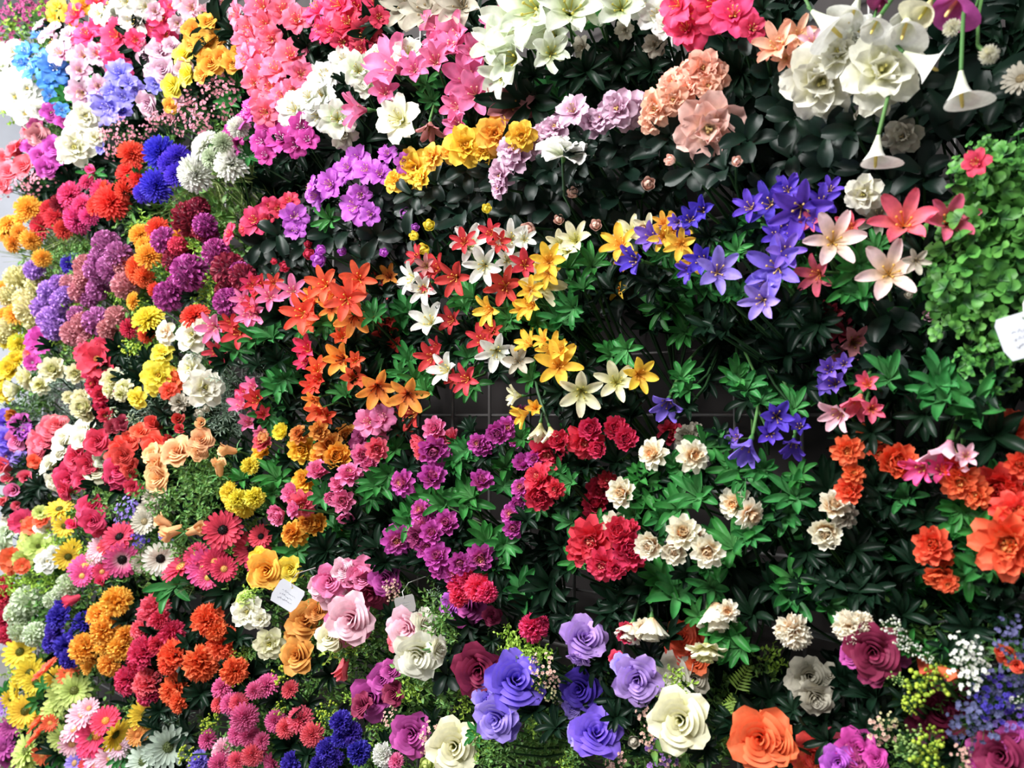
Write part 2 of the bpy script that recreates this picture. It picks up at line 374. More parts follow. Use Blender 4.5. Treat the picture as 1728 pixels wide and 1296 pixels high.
WN = Vector((0, -1, 0))
LEAFNAME = {'W': 'leaf_whorl', 'D': 'leaf_whorl', 'R': 'leaf_cluster', 'I': 'leafy_sprig', 'S': 'leafy_sprig', 'N': 'needle_sprig', 'F': 'fern_frond', 'G': 'grass_blades', 'L': 'leafy_sprig'}
FN = {'lily': 'lily_flower', 'lilyside': 'lily_flower', 'biglily': 'lily_flower', 'rosebud': 'rose_bud', 'bud': 'flower_bud', 'mum': 'chrysanthemum_flower',
      'rose': 'rose_flower', 'ball': 'globe_flower', 'azalea': 'azalea_flower', 'double': 'ruffled_flower', 'carnation': 'carnation_flower', 'camellia': 'camellia_flower',
      'daisy': 'daisy_flower', 'gerbera': 'gerbera_flower', 'cosmos': 'cosmos_flower', 'calla': 'calla_flower', 'spray': 'blossom_spray', 'berries': 'berry_spray', 'spike': 'blossom_spike'}
stemmat = leaf_mat('stem_green', (60, 105, 50), (85, 135, 65), .5)
darkstem = leaf_mat('stem_dark', (35, 70, 38), (45, 85, 45), .5)
NB = 0
def bunch(name, label, kind, pal, leaf, p, flowers, leaves='', fill=1.0, group=None, base=None, upw=.12):
    """one artificial bunch: heads, stems and leaves all parented to an Empty at the hook on the grid"""
    global NB
    NB += 1
    rn = random.Random(NB*17+3)
    ent = []
    for tk in flowers.split():
        deep = tk.endswith('*'); tk = tk.rstrip('*')
        kk, pp = kind, pal
        if ':' in tk:
            tk, o = tk.split(':')
            if '/' in o: o, kk = o.split('/')
            if o: pp = o
        a = [float(v) for v in tk.split(',')]
        ent.append((a, kk, pp, deep))
    cpts = [e[0] for e in ent] if ent else [[float(q) for q in tk.split(':')[0].split(',')] for tk in leaves.split()]
    cx = sum(e[0] for e in cpts)/len(cpts); cy = sum(e[1] for e in cpts)/len(cpts)
    c, t = at(cx, cy, p)
    root = bpy.data.objects.new(name, None); COL.objects.link(root); root.empty_display_size = .05
    bpos = Vector((c.x+rn.uniform(-.02, .02), -.004, c.z-.16)) if base is None else at(base[0], base[1], .004)[0]
    root.location = bpos
    root['label'] = label; root['category'] = 'artificial flowers' if kind else 'artificial plant'
    root['group'] = group or name.replace('_', ' ')+'es on the wire grid'
    avg = sum(e[2] for e in cpts)/len(cpts)
    heads = []
    for a, kk, pp, deep in ent:
        x, y, s = a[:3]
        pd = (p*.5 if deep else p) + rn.uniform(-.018, .018)
        w, t = at(x, y, pd); size = s*t/F*1.08
        tocam = (CAM-w).normalized()
        if len(a) > 4:
            an = math.radians(a[3]); ti = math.radians(a[4])
            d = tocam*math.cos(ti)+(rgt*math.cos(an)+up*math.sin(an))*math.sin(ti)
        else:
            rad = (w-c); rad.y = 0
            if rad.length > 0: rad = rad/max(.10, rad.length)*.45
            d = tocam*.75+WN*.45+rad+Vector((rn.uniform(-.4, .4), 0, rn.uniform(-.3, .35)+upw))
        d.normalize()
        size *= {'rosebud': 1.45, 'ball': .93, 'spike': 1.1}.get(kk, 1)
        spin = rn.random()*6.28
        if kk == 'calla':
            ta = math.radians(a[5] if len(a) > 5 else 0); want = rot_to(d).inverted() @ (rgt*math.cos(ta)+up*math.sin(ta)).to_4d(); spin = math.atan2(want.y, want.x)-PI/2
        pm, cm, gm = meshes(kk, pp, rn.randrange(NV))
        sc = size*rn.uniform(.96, 1.06)
        off = {'rose': .16, 'mum': .12, 'carnation': .12, 'double': .1, 'camellia': .1}.get(kk, 0 if kk in ('spike', 'ball', 'calla') else .08)
        pos = w-d*off*sc
        M = Matrix.Translation(pos-bpos) @ orient(d, spin) @ Matrix.Diagonal((sc, sc, sc, 1))
        fo = link(FN[kk], pm, root, M)
        if cm: link('stamens' if kk in ('lily', 'lilyside', 'biglily', 'azalea') else ('spadix' if kk == 'calla' else 'flower_centre'), cm, fo)
        if gm: link('calyx' if kk not in ('spray', 'berries', 'spike') else 'twig', gm, fo)
        # stem from the hook to the back of the head
        q = pos-d*(.1 if kk not in ('calla',) else .42)*sc-bpos
        ctrl1 = Vector((q.x*.15, q.y*.45, q.z*.25+.02)); ctrl2 = q-d*min(.12, q.length*.35)
        path = []
        for i in range(7):
            u = i/6; path.append(tuple((1-u)**3*Vector((0, 0, 0))+3*(1-u)**2*u*ctrl1+3*(1-u)*u*u*ctrl2+u**3*q))
        mb = MB(); mb.tube(path, .0022 if s > 30 else .0016, 4)
        link('stem', mb.mesh('stem', stemmat if leaf in 'GWSL' else darkstem), root)
        heads.append((pos, d, sc, path))
    # leaves along the stems
    if leaf:
        for pos, d, sc, path in heads:
            n = int(fill)+(1 if rn.random() < fill % 1 else 0)
            for k in range(n):
                u = rn.uniform(.45, .86); i = min(5, int(u*6)); b = Vector(path[i])
                ls = max(.07, min(.15, avg*1.5*(CAM-pos).length/F))*rn.uniform(.85, 1.25)
                if leaf == 'G': ls *= 2
                dd = (d*.7+Vector((rn.uniform(-.6, .6), -.3, rn.uniform(-.5, .6)))).normalized()
                o = Vector((rn.uniform(-.045, .045), 0, rn.uniform(-.05, .04)))
                lf = leaf[rn.randrange(len(leaf))]
                if lf == 'W' and rn.random() < .75: lf = 'D'  # most whorls along the stems take the shade-darkened green
                link(LEAFNAME[lf], fol_mesh(lf, rn.randrange(NV)), root, Matrix.Translation(b+o) @ orient(dd, rn.random()*6.28) @ Matrix.Diagonal((ls, ls, ls, 1)))
    for tk in leaves.split():
        a = tk.split(':'); lf = a[1] if len(a) > 1 else 'W'
        v = [float(q) for q in a[0].split(',')]
        w, t = at(v[0], v[1], v[5] if len(v) > 5 else p-.03); sz = v[2]*t/F*1.05
        tocam = (CAM-w).normalized()
        if len(v) > 4:
            an = math.radians(v[3]); ti = math.radians(v[4]); dd = tocam*math.cos(ti)+(rgt*math.cos(an)+up*math.sin(an))*math.sin(ti)
        else: dd = tocam*.7+WN*.3+Vector((rn.uniform(-.4, .4), 0, rn.uniform(-.1, .7)))
        link(LEAFNAME[lf], fol_mesh(lf, rn.randrange(NV)), root, Matrix.Translation(w-bpos) @ orient(dd, rn.random()*6.28) @ Matrix.Diagonal((sz, sz, sz, 1)))
        q = w-bpos; mb = MB(); mb.tube([(0, 0, 0), tuple(q*.35+Vector((0, -.01, .01))), tuple(q*.7+Vector((0, 0, -.005))), tuple(q)], .002, 4)
        link('stem', mb.mesh('stem', darkstem), root)
    return root

# ================================================================== THE BUNCHES
AZ, LI, MU, RO, GL, DB, CA, DA, GE, CO, FI, AN = ('azalea_bunch', 'lily_bunch', 'chrysanthemum_bunch', 'rose_bunch', 'globe_flower_bunch',
    'peony_bunch', 'camellia_bunch', 'daisy_bunch', 'gerbera_bunch', 'carnation_bunch', 'filler_bunch', 'cosmos_bunch')
# --- top left corner
bunch(FI, 'dark magenta tiny-blossom sprays in the very top left corner', 'spray', 'dmag', 'S', .24, '10,35,55 22,58,50 56,20,55 74,36,45 45,8,50 8,88,40 72,5,45 28,20,50 30,85,40', '40,40,70:L 85,20,60:L 20,70,70:L')
bunch(AZ, 'small yellow flowers at top left between magenta sprays and red-pink flowers', 'azalea', 'yel', 'S', .24, '100,12,38 118,26,32 142,8,38 132,50,26 92,28,26')
bunch(AZ, 'red-pink ruffled flowers around the white ones at top left', 'azalea', 'hot', 'D', .26, '130,27,40 152,62,50 175,42,42 200,62,55 195,88,48 202,112,46 275,30,44 280,58,38 230,68,36 165,5,38 182,85,36 140,70,34')
bunch(AZ, 'white open flowers at the top left in front of red-pink ones', 'azalea', 'white', 'D', .29, '195,20,60 230,32,54 215,4,48 170,24,34 246,12,40 262,20,30:lpink')
bunch(AZ, 'red-pink blooms cut off by the top edge above the yellow tulips', 'azalea', 'hot', 'D', .25, '250,3,40 262,48,32 290,14,30 300,40,28:lpink 285,5,30')
bunch(FI, 'bright blue small-flowered stems near the left edge', 'azalea', 'blue', 'S', .26, '48,92,42 60,120,46 94,117,48 84,137,38 74,100,34 105,186,24 85,162,24 70,62,30 112,130,28 38,108,28', '90,150,50 120,170,60')
bunch(AZ, 'pale lilac-pink blossoms right of the blue flowers at top left', 'azalea', 'lpink', 'D', .26, '88,60,46 105,92,44 122,80,34 95,76,34 142,96,42 165,92,38 135,120,38 140,156,48 166,146,38 126,160,28 72,48,32 118,60,30 180,100,34', '110,140,50')
bunch(RO, 'overexposed white roses at the far left edge beneath the blue flowers', 'camellia', 'white', 'S', .25, '8,112,52 22,142,60 30,165,55 10,168,46 26,90,42 48,150,44 45,192,44 68,186,38 5,85,35', '30,195,50:L')
bunch(RO, 'lavender blue ruffled flowers in the upper left among pale pink ones', 'azalea', 'lav', 'D', .25, '203,125,44 190,156,36 166,170,38 186,182,52 206,186,40 160,202,40 262,142,30 210,165,34 230,150,28 158,215,30 172,250,22 218,140,30', '170,150,40')
bunch(RO, 'light pink roses in the upper left beside the yellow tulips', 'rose', 'lpink', 'D', .25, '270,86,46 246,92,40 290,78,34 275,118,48 256,122,34 250,176,48 310,116,34 240,78,32 300,170,28')
bunch('tulip_bunch', 'yellow and golden tulip-like flowers at upper left under dark strap leaves', 'rose', 'gold', 'D', .27, '327,52,44 350,36,36 346,76,48 312,92,46:lem 326,72,36 366,66,36 316,126,44:lem 290,146,42:lem 356,106,44 376,96,36 288,178,28 392,106,36 340,125,32 400,92,30', '378,55,110:D')
bunch('snapdragon_bunch', 'pink flowers cut by the top edge left of the dark strap leaves', 'azalea', 'ppink', 'D', .24, '325,15,42 345,22,30 310,5,36 375,5,34', '355,45,60')
bunch(FI, 'dusty pink baby-breath sprays below the yellow tulips', 'spray', 'gyp', 'S', .24, '358,134,44 362,156,38 386,160,36 340,186,38 312,190,38 290,186,34 335,206,36 347,212,34 305,216,34 280,200,30 380,140,32 320,165,30 262,205,28 375,190,32', '400,150,60:W 390,180,50')
bunch(FI, 'dusty pink sprays between the lavender flowers and the cobalt blue chrysanthemums', 'spray', 'gyp', 'S', .24, '182,226,34 212,226,34 245,224,26 190,256,28 262,200,28 205,206,24 225,240,24 200,240,26', '150,265,50 165,290,50:D')
bunch(RO, 'magenta small roses by the left edge above the white double rose', 'rose', 'mag', 'D', .25, '86,190,34 106,202,28 60,212,28:dmag 64,228,38:dusty 45,222,24:salm 48,208,24:dmag')
bunch(RO, 'white roses in a slanting row left of the cobalt blue chrysanthemums', 'camellia', 'rosew', 'D', .27, '128,248,56 145,196,44 128,206,34 160,232,30 138,212,28 105,262,26')
bunch(RO, 'magenta and coral roses at the left edge above the orange chrysanthemums', 'rose', 'salm', 'D', .26, '25,254,48 40,280,44 16,290,44 70,262,42:mag 92,248,40:mag 52,248,32:mag 8,268,32 78,282,38:mag 5,312,34 98,266,30:mag')
bunch(FI, 'dusty pink sprays beside the coral roses at the left edge', 'spray', 'gyp', 'S', .23, '76,290,36 70,306,34 25,312,38 10,322,30 45,308,30 100,296,30:dusty 50,325,30', '120,310,50:D')
bunch(MU, 'hot pink chrysanthemums on the left above the mauve globes', 'mum', 'hotp', 'D', .26, '116,328,50 126,374,50 155,290,32/bud 150,364,36 146,306,28 135,345,40 172,322,40'.replace('/bud', ':hotp/rosebud'), '160,300,50')
bunch(MU, 'orange-red chrysanthemums left of the cobalt blue ones', 'mum', 'ored', 'D', .27, '222,258,50 216,288,50 232,300,36 186,340,62 206,322,36 160,345,42 200,352,36 175,322,36', '240,300,40')
bunch(MU, 'cobalt blue chrysanthemums in the upper left', 'mum', 'cobalt', 'G', .27, '268,256,60 300,264,46 262,314,62 296,292,44 240,326,38 285,275,44')
bunch(MU, 'white pompom chrysanthemums on long bare green stems in the upper left', 'mum', 'white', 'G', .29, '340,242,60 326,294,68 388,274,66 352,266,40:pgreen 402,214,40 375,240,36:pgreen', '380,330,150,300,60,.12:G 420,330,140,300,60,.12:G 350,350,130,300,60,.1:G 420,370,120,300,60,.1:G', base=(455, 395))
bunch(AZ, 'magenta lilies with white stamens right of the white pompoms', 'azalea', 'magL', 'D', .27, '398,240,58,190,60 424,198,56 456,208,50 478,236,52 510,216,46 430,185,44 500,245,40 445,240,44 520,238,38 415,225,40 465,185,40 450,262,36', '440,235,50 420,265,55 490,270,50:D')
# --- top centre
bunch('gladiolus_bunch', 'coral pink ruffled flower spikes at the top left of centre', 'azalea', 'coral', 'D', .28, '445,14,58 480,22,54 502,36,48 450,42,48 430,74,52 420,100,48 414,68,42 404,26,44 424,50,48 460,66,44 440,96,48', '400,60,70:D')
bunch('gladiolus_bunch', 'coral pink flowers with orange throats just above the magenta lilies', 'azalea', 'coral', 'D', .28, '470,120,58 492,96,54 460,152,52 480,166,48 450,190,46 508,126,44 440,118,46 446,172,44 495,150,36 430,140,40', '520,80,60:D')
bunch('gladiolus_bunch', 'crimson pink ruffled flowers cut off by the top edge', 'azalea', 'hot', 'D', .28, '540,20,56 575,10,58 602,16,54 546,52,48 590,42,54:crim 620,60,56:crim 612,84,46:crim 636,5,46 562,54,44 580,72,40:crim 640,30,34:crim', '650,42,90:D 630,60,90:D 560,85,70:D')
bunch(LI, 'dull cream white lilies cut off by the top edge above the pink lilies', 'biglily', 'greyw', 'D', .26, '690,12,84 722,24,84 780,12,76 760,2,60 735,5,60', '665,50,80:D')
bunch(AZ, 'white ruffled flowers between coral spikes and pink lilies', 'azalea', 'white', 'D', .28, '606,122,62:wgreen 550,132,58 582,106,54 546,162,68 500,188,58 570,202,62:wgreen 582,224,54:greyw 522,166,50 540,195,48 620,145,46:wgreen', '585,145,50:D 600,190,60:D')
bunch(LI, 'large pink lilies with a white flower among them at top centre', 'biglily', 'pink', 'W', .29, '672,118,96 616,186,78,180,65:pink/lilyside 650,158,50 736,106,66:pink/lilyside 700,120,50 677,203,78:rosew/azalea 726,208,54,270,60:duspk/lilyside 645,96,50:wgreen/azalea 690,92,50:wgreen/azalea', '720,145,60 730,170,50')
bunch(LI, 'rosy pink lilies behind and beside the big white lily', 'biglily', 'pink', 'W', .27, '750,50,74 772,66,74 765,88,66 790,134,80 802,160,72 772,182,54 776,212,50 800,90,54 740,75,56 860,178,80:duspk 835,40,50', '750,180,60:D 800,215,60:D')
bunch(LI, 'huge white lilies with yellow stamens filling the top centre', 'biglily', 'wgreen', 'W', .3, '885,56,136 905,18,110 962,20,100 935,62,80 1000,8,90 870,98,84 852,122,76 842,78,80 930,90,66 1048,14,84', '985,32,80 1020,45,80 960,130,80:D 945,100,60:R 900,130,70:D 990,120,90:D')
bunch(AZ, 'small greyish white flowers beneath the big white lilies', 'azalea', 'white', 'D', .26, '1110,28,64 1128,42,46 1085,12,50 985,80,38:greyw 1105,76,38:greyw 1055,50,34:greyw', '1050,110,80:D 1010,150,80:D 1100,120,80:D')
bunch(AZ, 'hot pink large flower hanging in at the top right of centre', 'azalea', 'hot', 'D', .3, '1182,20,120 1148,10,70 1238,28,74 1160,50,56 1210,8,80 1268,50,44:crim', '1290,20,70:D 1260,70,80:R')
# --- row of camellias and azaleas
bunch(AZ, 'orchid purple ruffled flowers in a slanting row left of the yellow ones', 'azalea', 'orch', 'R', .26, '605,272,50 622,290,50 642,296,40 656,262,36 682,276,36 576,300,46 540,330,54 560,312,46 610,328,38 606,348,62 626,362,36 530,318,40 590,285,40', '560,370,60 640,330,50:R')
bunch(AZ, 'orchid purple and crimson flowers left of the orchid purple row', 'azalea', 'crim', 'R', .25, '434,374,50 456,347,30 490,342,34 497,368,48:orch 500,388,36:orch 452,372,30 470,352,30 392,396,38 415,385,26', '470,400,70:R')
bunch(CA, 'bright yellow double flowers in the slanting row at top centre', 'camellia', 'yel', 'R', .28, '702,284,64 668,306,38 786,246,68 836,226,58:gold 730,264,42:gold 762,256,38:gold 815,255,44 880,230,46 856,212,34 712,300,36', '740,310,70:R 790,290,70:R 700,330,60:R 840,280,60:R')
bunch(CA, 'pale lilac-pink flowers right of the yellow double row', 'camellia', 'lpinkc', 'R', .28, '968,190,58:lpinkc/azalea 1000,208,50 936,216,48 906,242,52 872,266,58 846,296,50 862,250,44 920,225,40 842,318,34', '900,300,80:R 960,300,80:R')
bunch(CA, 'flat white camellia with a lilac tint standing out below the pale lilac row', 'camellia', 'white', 'R', .31, '953,256,82,80,58', '990,240,50:R 930,290,60:R 985,275,70:R')
bunch(CA, 'greyed lilac-pink camellias left of the peach ones', 'camellia', 'lpinkc', 'R', .26, '1042,184,58 1066,184,52 1015,200,44 1056,200,40:lpink 1085,178,40', '1010,245,60:R 1040,250,80:R')
bunch(CA, 'peach camellias clustered in a slanting row at the upper right of centre', 'camellia', 'peach', 'R', .29, '1108,182,58 1136,142,56 1186,116,60 1206,130,48 1136,168,50 1162,126,46 1100,205,40 1160,150,46 1195,145,40', '1120,240,80:R 1180,170,60:R')
bunch(CA, 'large peach and white camellia facing the camera with two small buds below', 'camellia', 'pchw', 'R', .3, '1197,216,104,250,12 1135,272,32:pchw/bud 1243,275,32:pchw/bud', '1130,230,80:R 1170,285,90:R 1230,290,80:R 1260,240,90:R')
bunch(CA, 'closed grey-pink camellia buds scattered below the pale camellia row', 'bud', 'bufb', 'R', .25, '1092,312,42 970,328,34 945,373,30 1006,382,34 896,386,44 1085,385,24', '1040,330,100:R 1000,340,90:R 930,350,90:R 870,360,90:R 1060,280,90:R', fill=2)
bunch(CA, 'yellow flower buds in the dark leaves above the white and red lilies', 'bud', 'lem', 'R', .25, '725,383,34 702,400,30 717,424,40 822,355,30', '760,340,90:R 800,320,80:R 700,350,80:R 790,370,90:R 760,390,70:R', fill=2)
bunch(CA, 'purple buds in dark leaves below the orchid purple row', 'bud', 'orch', 'R', .22, '684,363,36 700,386,24 650,428,28 580,424,26 543,437,44 545,424,30', '640,400,80:R 600,400,80:R 560,400,70:R 670,330,70:R 620,440,60:R', fill=2)
bunch(CA, 'crimson buds in dark leaves left of the purple buds', 'bud', 'crim', 'R', .22, '521,432,32 485,450,32 465,442,20 520,415,24 412,470,24', '450,410,70:R 500,420,70:R 470,470,60:R 440,450,60:R', fill=2)
# --- top right
bunch(LI, 'pale peach lilies at the upper right beside the white camellias', 'lily', 'peach', 'D', .28, '1314,80,80 1345,62,64 1326,98,48 1372,72,44:ppink 1295,92,36', '1300,130,80:R 1330,180,90:R')
bunch(CA, 'pair of large white camellias at the top right', 'camellia', 'rosew', 'R', .3, '1386,136,112,250,15 1490,118,112,60,15 1415,90,70 1450,60,74:white 1430,100,60:white 1478,165,60', '1440,220,90:R 1340,200,90:R 1400,230,90:R 1540,140,80:R')
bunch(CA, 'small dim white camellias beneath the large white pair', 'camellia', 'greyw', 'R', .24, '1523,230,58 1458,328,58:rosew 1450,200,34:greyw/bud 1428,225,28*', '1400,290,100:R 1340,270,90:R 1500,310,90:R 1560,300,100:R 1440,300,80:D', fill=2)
bunch('calla_bunch', 'white callas drooping on long green stems at the top right', 'calla', 'white', '', .34, '1478,262,78,262,85,15 1622,158,92,270,80,20 1402,45,100,320,70,170 1560,108,90,330,75,30 1440,22,76,250,80,200 1526,50,84,250,60,300 1475,45,70,240,60,0', '', base=(1700, -90))
bunch('calla_bunch', 'purple calla with white callas cut off by the top right edge', 'calla', 'mag', '', .33, '1606,12,90,230,70,20 1488,4,40,250,70,180:dmag 1560,20,70,240,70,180:ivory 1525,30,70,250,70,0:white', '', base=(1690, -120))
bunch(FI, 'round white buds on thin hanging green stems at the top right', 'mum', 'rosew', '', .34, '1606,46,32 1670,92,34', '', base=(1720, -130), group='hanging buds on the wire grid')
bunch(DA, 'grey and brown small daisy at the top right edge', 'daisy', 'greyw', 'R', .25, '1722,132,56', '1700,170,90:R 1650,180,90:R')
# --- mauve globe area, left
bunch(MU, 'orange-yellow chrysanthemums at the far left edge above the white wall gap', 'mum', 'gold', 'G', .26, '46,350,46 12,376,46 35,368,38 18,412,34 50,406,40 70,436,32 5,392,32 30,392,34')
bunch(MU, 'scarlet chrysanthemums between the orange-yellow and hot pink ones', 'mum', 'red', 'G', .25, '66,380,52 96,364,52 84,350,42 106,386,36 100,342,34:maroon', '110,420,80:G')
bunch(GL, 'mauve globe flowers left of the orange-red chrysanthemum', 'ball', 'mauve', 'S', .26, '180,412,48 200,430,46 188,452,48 164,455,44 170,436,40 210,446,40:dusty 205,478,34', '150,410,50:G 130,430,50:S')
bunch(GL, 'dusty rose globe flowers in the middle of the mauve ones', 'ball', 'dusty', 'S', .25, '145,450,44 212,482,46 136,492,40 197,535,40 140,470,34 118,478,34 166,488,40:mauve 150,505,30:mauve', '150,510,50:L 200,500,40:L')
bunch(GL, 'lilac globe flowers near the left edge', 'ball', 'lilb', 'S', .26, '58,456,34 85,492,40 106,508,42 88,540,50 72,520,40 100,478,32 110,498,32 92,555,40', '130,510,50:L 70,470,40:L')
bunch(GL, 'pale cream globe flowers at the left edge', 'ball', 'creamb', 'S', .25, '30,470,46 65,482,42 48,522,46 60,538,42 40,505,36 14,500,36 18,548,34 55,505,32 8,565,30', '30,540,50:L')
bunch(GL, 'mauve globe flowers just above the red cosmos', 'ball', 'mauve', 'S', .25, '165,542,48 125,562,46:dusty 140,545,36:dusty 130,532,34 150,575,38:dusty 182,555,34:dusty', '110,575,40:L')
bunch(MU, 'orange chrysanthemums among mauve and crimson globes', 'mum', 'orange', 'S', .26, '236,394,42:gold 264,384,44 250,430,50:gold 226,456,54 242,470,42 240,412,34:gold 262,490,28:oli 302,395,24:gold', '215,370,60:S 240,380,50:L')
bunch(MU, 'purple-black small cluster above the lilac globes', 'mum', 'indigo', 'S', .22, '115,445,40 128,438,26', '130,420,50:S 110,430,40:S')
bunch(GL, 'large dark crimson globe flowers left of the hot pink buds', 'ball', 'maroon', 'S', .25, '320,370,62 304,430,52 292,442,38 386,455,58 410,468,46 345,388,40 335,352,40 290,400,30 300,415,34:crim', '330,405,50:L 350,420,50:L')
bunch(GL, 'orchid pink globe flowers right of the orange chrysanthemums', 'ball', 'orcb', 'S', .27, '278,406,48 320,460,60 285,500,50 365,426,46 346,380,42 298,480,34 352,395,36', '300,440,40:L 290,455,40:L 340,430,50:L')
bunch(GL, 'orchid pink globe flower beside the small pink lilies', 'ball', 'orcb', 'S', .26, '384,510,50 398,500,34 405,458,36 378,490,30:maroon', '370,480,50:L 350,500,50:L 330,500,60:D')
bunch(MU, 'yellow and orange-red zinnias tilted sideways beneath the orchid globes', 'mum', 'lem', 'S', .27, '248,535,56,120,40 222,508,36:gold 327,530,54,120,40:oli 246,565,30:oli 215,555,36:crim', '235,520,40:L 260,560,40:D')
bunch(MU, 'orange chrysanthemums half cut off by the left edge', 'mum', 'gold', 'S', .25, '3,490,38 25,528,42 8,530,38 30,580,40:lem 12,572,36:lem', '45,560,50:L')
bunch(AN, 'magenta cosmos with a yellow heart near the left edge', 'cosmos', 'magL', 'S', .26, '68,575,46 55,612,26 48,598,22:salm', '90,590,50:D')
bunch(AN, 'crimson cosmos with golden heart below the mauve globes', 'cosmos', 'crim', 'D', .26, '164,606,60 176,590,44 145,596,38 152,620,30', '200,590,60:D 130,600,50:S 190,620,50:D')
bunch(FI, 'yellow-green budded sprig right of the crimson cosmos', 'berries', 'limeb', 'S', .26, '220,584,34 235,590,24', '240,585,50:L 225,600,50:D')
# --- white / yellow rows left
bunch(CA, 'cream white ruffled flowers next to the pink lilies on the left', 'camellia', 'rosew', 'N', .26, '326,566,56 280,562,38:cream 345,655,62,30,25 322,622,48 345,550,34', '340,595,60:N 330,620,60:N 300,600,60:D 380,640,60:N')
bunch(CA, 'white ruffled flowers in the left row above the purple roses', 'double', 'ivory', 'N', .26, '48,635,52 90,626,50 30,656,46 130,630,40 70,650,36', '50,700,60:N 20,690,50:N 90,660,50:N')
bunch(MU, 'yellow zinnias at the far left edge of the white row', 'double', 'lem', 'S', .26, '20,624,46 14,662,44 30,610,36 5,640,34 22,700,28:amber', '10,690,50:N')
bunch(CA, 'white ruffled flower above the dark crimson roses', 'double', 'ivory', 'N', .27, '143,688,48 138,672,36 150,700,30 120,672,30', '115,700,50:N 170,700,50:D')
bunch(CA, 'white ruffled flower between crimson blooms and the yellow one', 'double', 'ivory', 'D', .26, '195,644,50 210,655,34 188,658,30 205,665,28', '230,622,50:N 215,640,50:D')
bunch(DB, 'crimson narrow blooms running down right of the white ruffled flower', 'double', 'crim', 'D', .25, '160,650,36 172,666,36 175,684,32 178,700,28 152,636,28 185,660,24:pink', '190,690,50:D')
bunch(CA, 'yellow and orange double flowers on the left beside the white one with a golden heart', 'camellia', 'lem', 'D', .27, '268,633,52 232,672,34 274,596,36 291,646,42:orange 285,660,28:orange 260,650,34', '240,640,60:D 250,610,50:D')
bunch(FI, 'frosted needle sprigs above the peach roses', 'berries', 'pgreen', 'N', .25, '190,698,24 225,708,22 303,680,36:greyw/double', '260,692,70:N 240,705,60:N 275,680,60:N 225,720,60:N 375,700,70:N 360,680,60:N 385,720,60:N')
bunch(LI, 'small white bells among the frosted needles right of the peach roses', 'bud', 'greyw', 'N', .24, '340,700,28 350,692,22', '390,690,70:N 350,720,60:D')
# --- roses row left
bunch(RO, 'purple flowers at the left edge of the rose row', 'camellia', 'orcb', 'D', .26, '10,716,48:violet 14,740,42:violet 32,715,34 42,728,30:orch 12,770,32:lilac 35,775,26:lilac', '50,780,40:D')
bunch(RO, 'pink ranunculus and roses near the left edge', 'rose', 'salm', 'D', .27, '28,742,40:pink 66,742,44 86,722,44 96,716,38 64,764,42 76,745,34 58,778,26:orange', '45,720,50:D')
bunch(RO, 'round pink buds at the left edge below the pink ranunculus', 'rosebud', 'salm', 'D', .26, '10,790,54 45,806,42 25,826,46:pink 8,842,34 30,850,30 18,808,36', '60,835,60:D 50,790,50:D 70,820,50:D')
bunch(RO, 'white ranunculus among crimson ones in the left rose row', 'rose', 'rosew', 'D', .27, '108,742,52 140,726,46 84,782,46 91,812,38 166,790,50:ivory 100,765,34 138,742,38 172,775,34:pgreen', '130,760,40:D')
bunch(RO, 'crimson ranunculus grouped around the white ones on the left', 'rose', 'crim', 'D', .28, '165,745,48 128,770,46 150,782,44 118,806,54 110,828,40 138,808,34 190,720,30:maroon 205,714,28:maroon', '170,820,60:D 200,830,60:D')
bunch(RO, 'dark crimson and red-orange ranunculus left of the peach roses', 'rose', 'crim', 'D', .27, '200,792,54 208,768,42:red 194,808,40 220,790,36:red 225,822,34 202,756,40:ored 218,746,38:ored 236,728,34:ored 192,770,32:ored', '240,820,60:S 190,830,60:S')
bunch('tulip_bunch', 'red tulip-like flowers behind the peach roses', 'rosebud', 'red', 'D', .25, '266,720,48 302,708,38 262,752,52:ored/rose 250,735,30 305,725,32 285,740,30', '280,700,50:D 330,690,50:D')
bunch(RO, 'peach apricot roses standing out left of centre', 'rose', 'apric', 'S', .3, '300,762,58 263,786,52 268,806,56 340,742,42 335,760,36 340,714,36:apric/rosebud 258,765,38', '330,790,60:S 320,815,70:S 300,830,60:S 340,820,60:S')
bunch(RO, 'apricot rose buds leaning right beside the yellow carnations', 'rosebud', 'apric', 'D', .29, '370,796,48,100,70 392,760,44,170,60 355,752,30:dusty', '360,820,70:S 350,770,50:S')
bunch(RO, 'single apricot rose lying sideways among gerberas', 'rosebud', 'apric', 'S', .3, '283,884,44,150,80 300,895,54,200,70 322,896,50,20,70', '330,860,70:S 350,850,70:S 280,850,60:S 250,830,60:S')
bunch(RO, 'crimson ranunculus above the crimson gerberas', 'rose', 'crim', 'D', .28, '157,855,54 156,878,42 126,886,36:hot/rosebud 165,890,34', '180,850,60:S 200,850,60:S 140,850,50:S 175,825,50:S')
# --- gerbera area
bunch(GE, 'crimson gerberas with black hearts on the left', 'gerbera', 'crimg', 'S', .27, '201,905,54 206,945,54:magg 185,920,36 198,925,38', '230,930,50:S 175,935,50:L')
bunch(GE, 'white gerbera with a black heart left of centre', 'gerbera', 'gerw', 'S', .28, '271,943,54,250,15', '300,920,60:S 250,960,50:S 310,930,50:S')
bunch(GE, 'grey white gerberas seen edge-on above the white gerbera', 'gerbera', 'greyw', 'S', .24, '250,858,42 243,880,42 232,935,40 260,835,40 228,910,34 240,950,34', '260,880,50:S 285,860,60:S')
bunch(FI, 'violet small blossoms between crimson and grey gerberas', 'spray', 'lilac', 'S', .26, '215,862,40 210,880,34 222,850,30 236,908,34:violet 282,904,26 240,900,24:violet', '225,880,40:W')
bunch(GE, 'crimson gerbera with a dark heart beneath the yellow carnations', 'gerbera', 'crimg', 'S', .27, '376,894,60 372,915,36', '400,880,60:D 395,915,50:S')
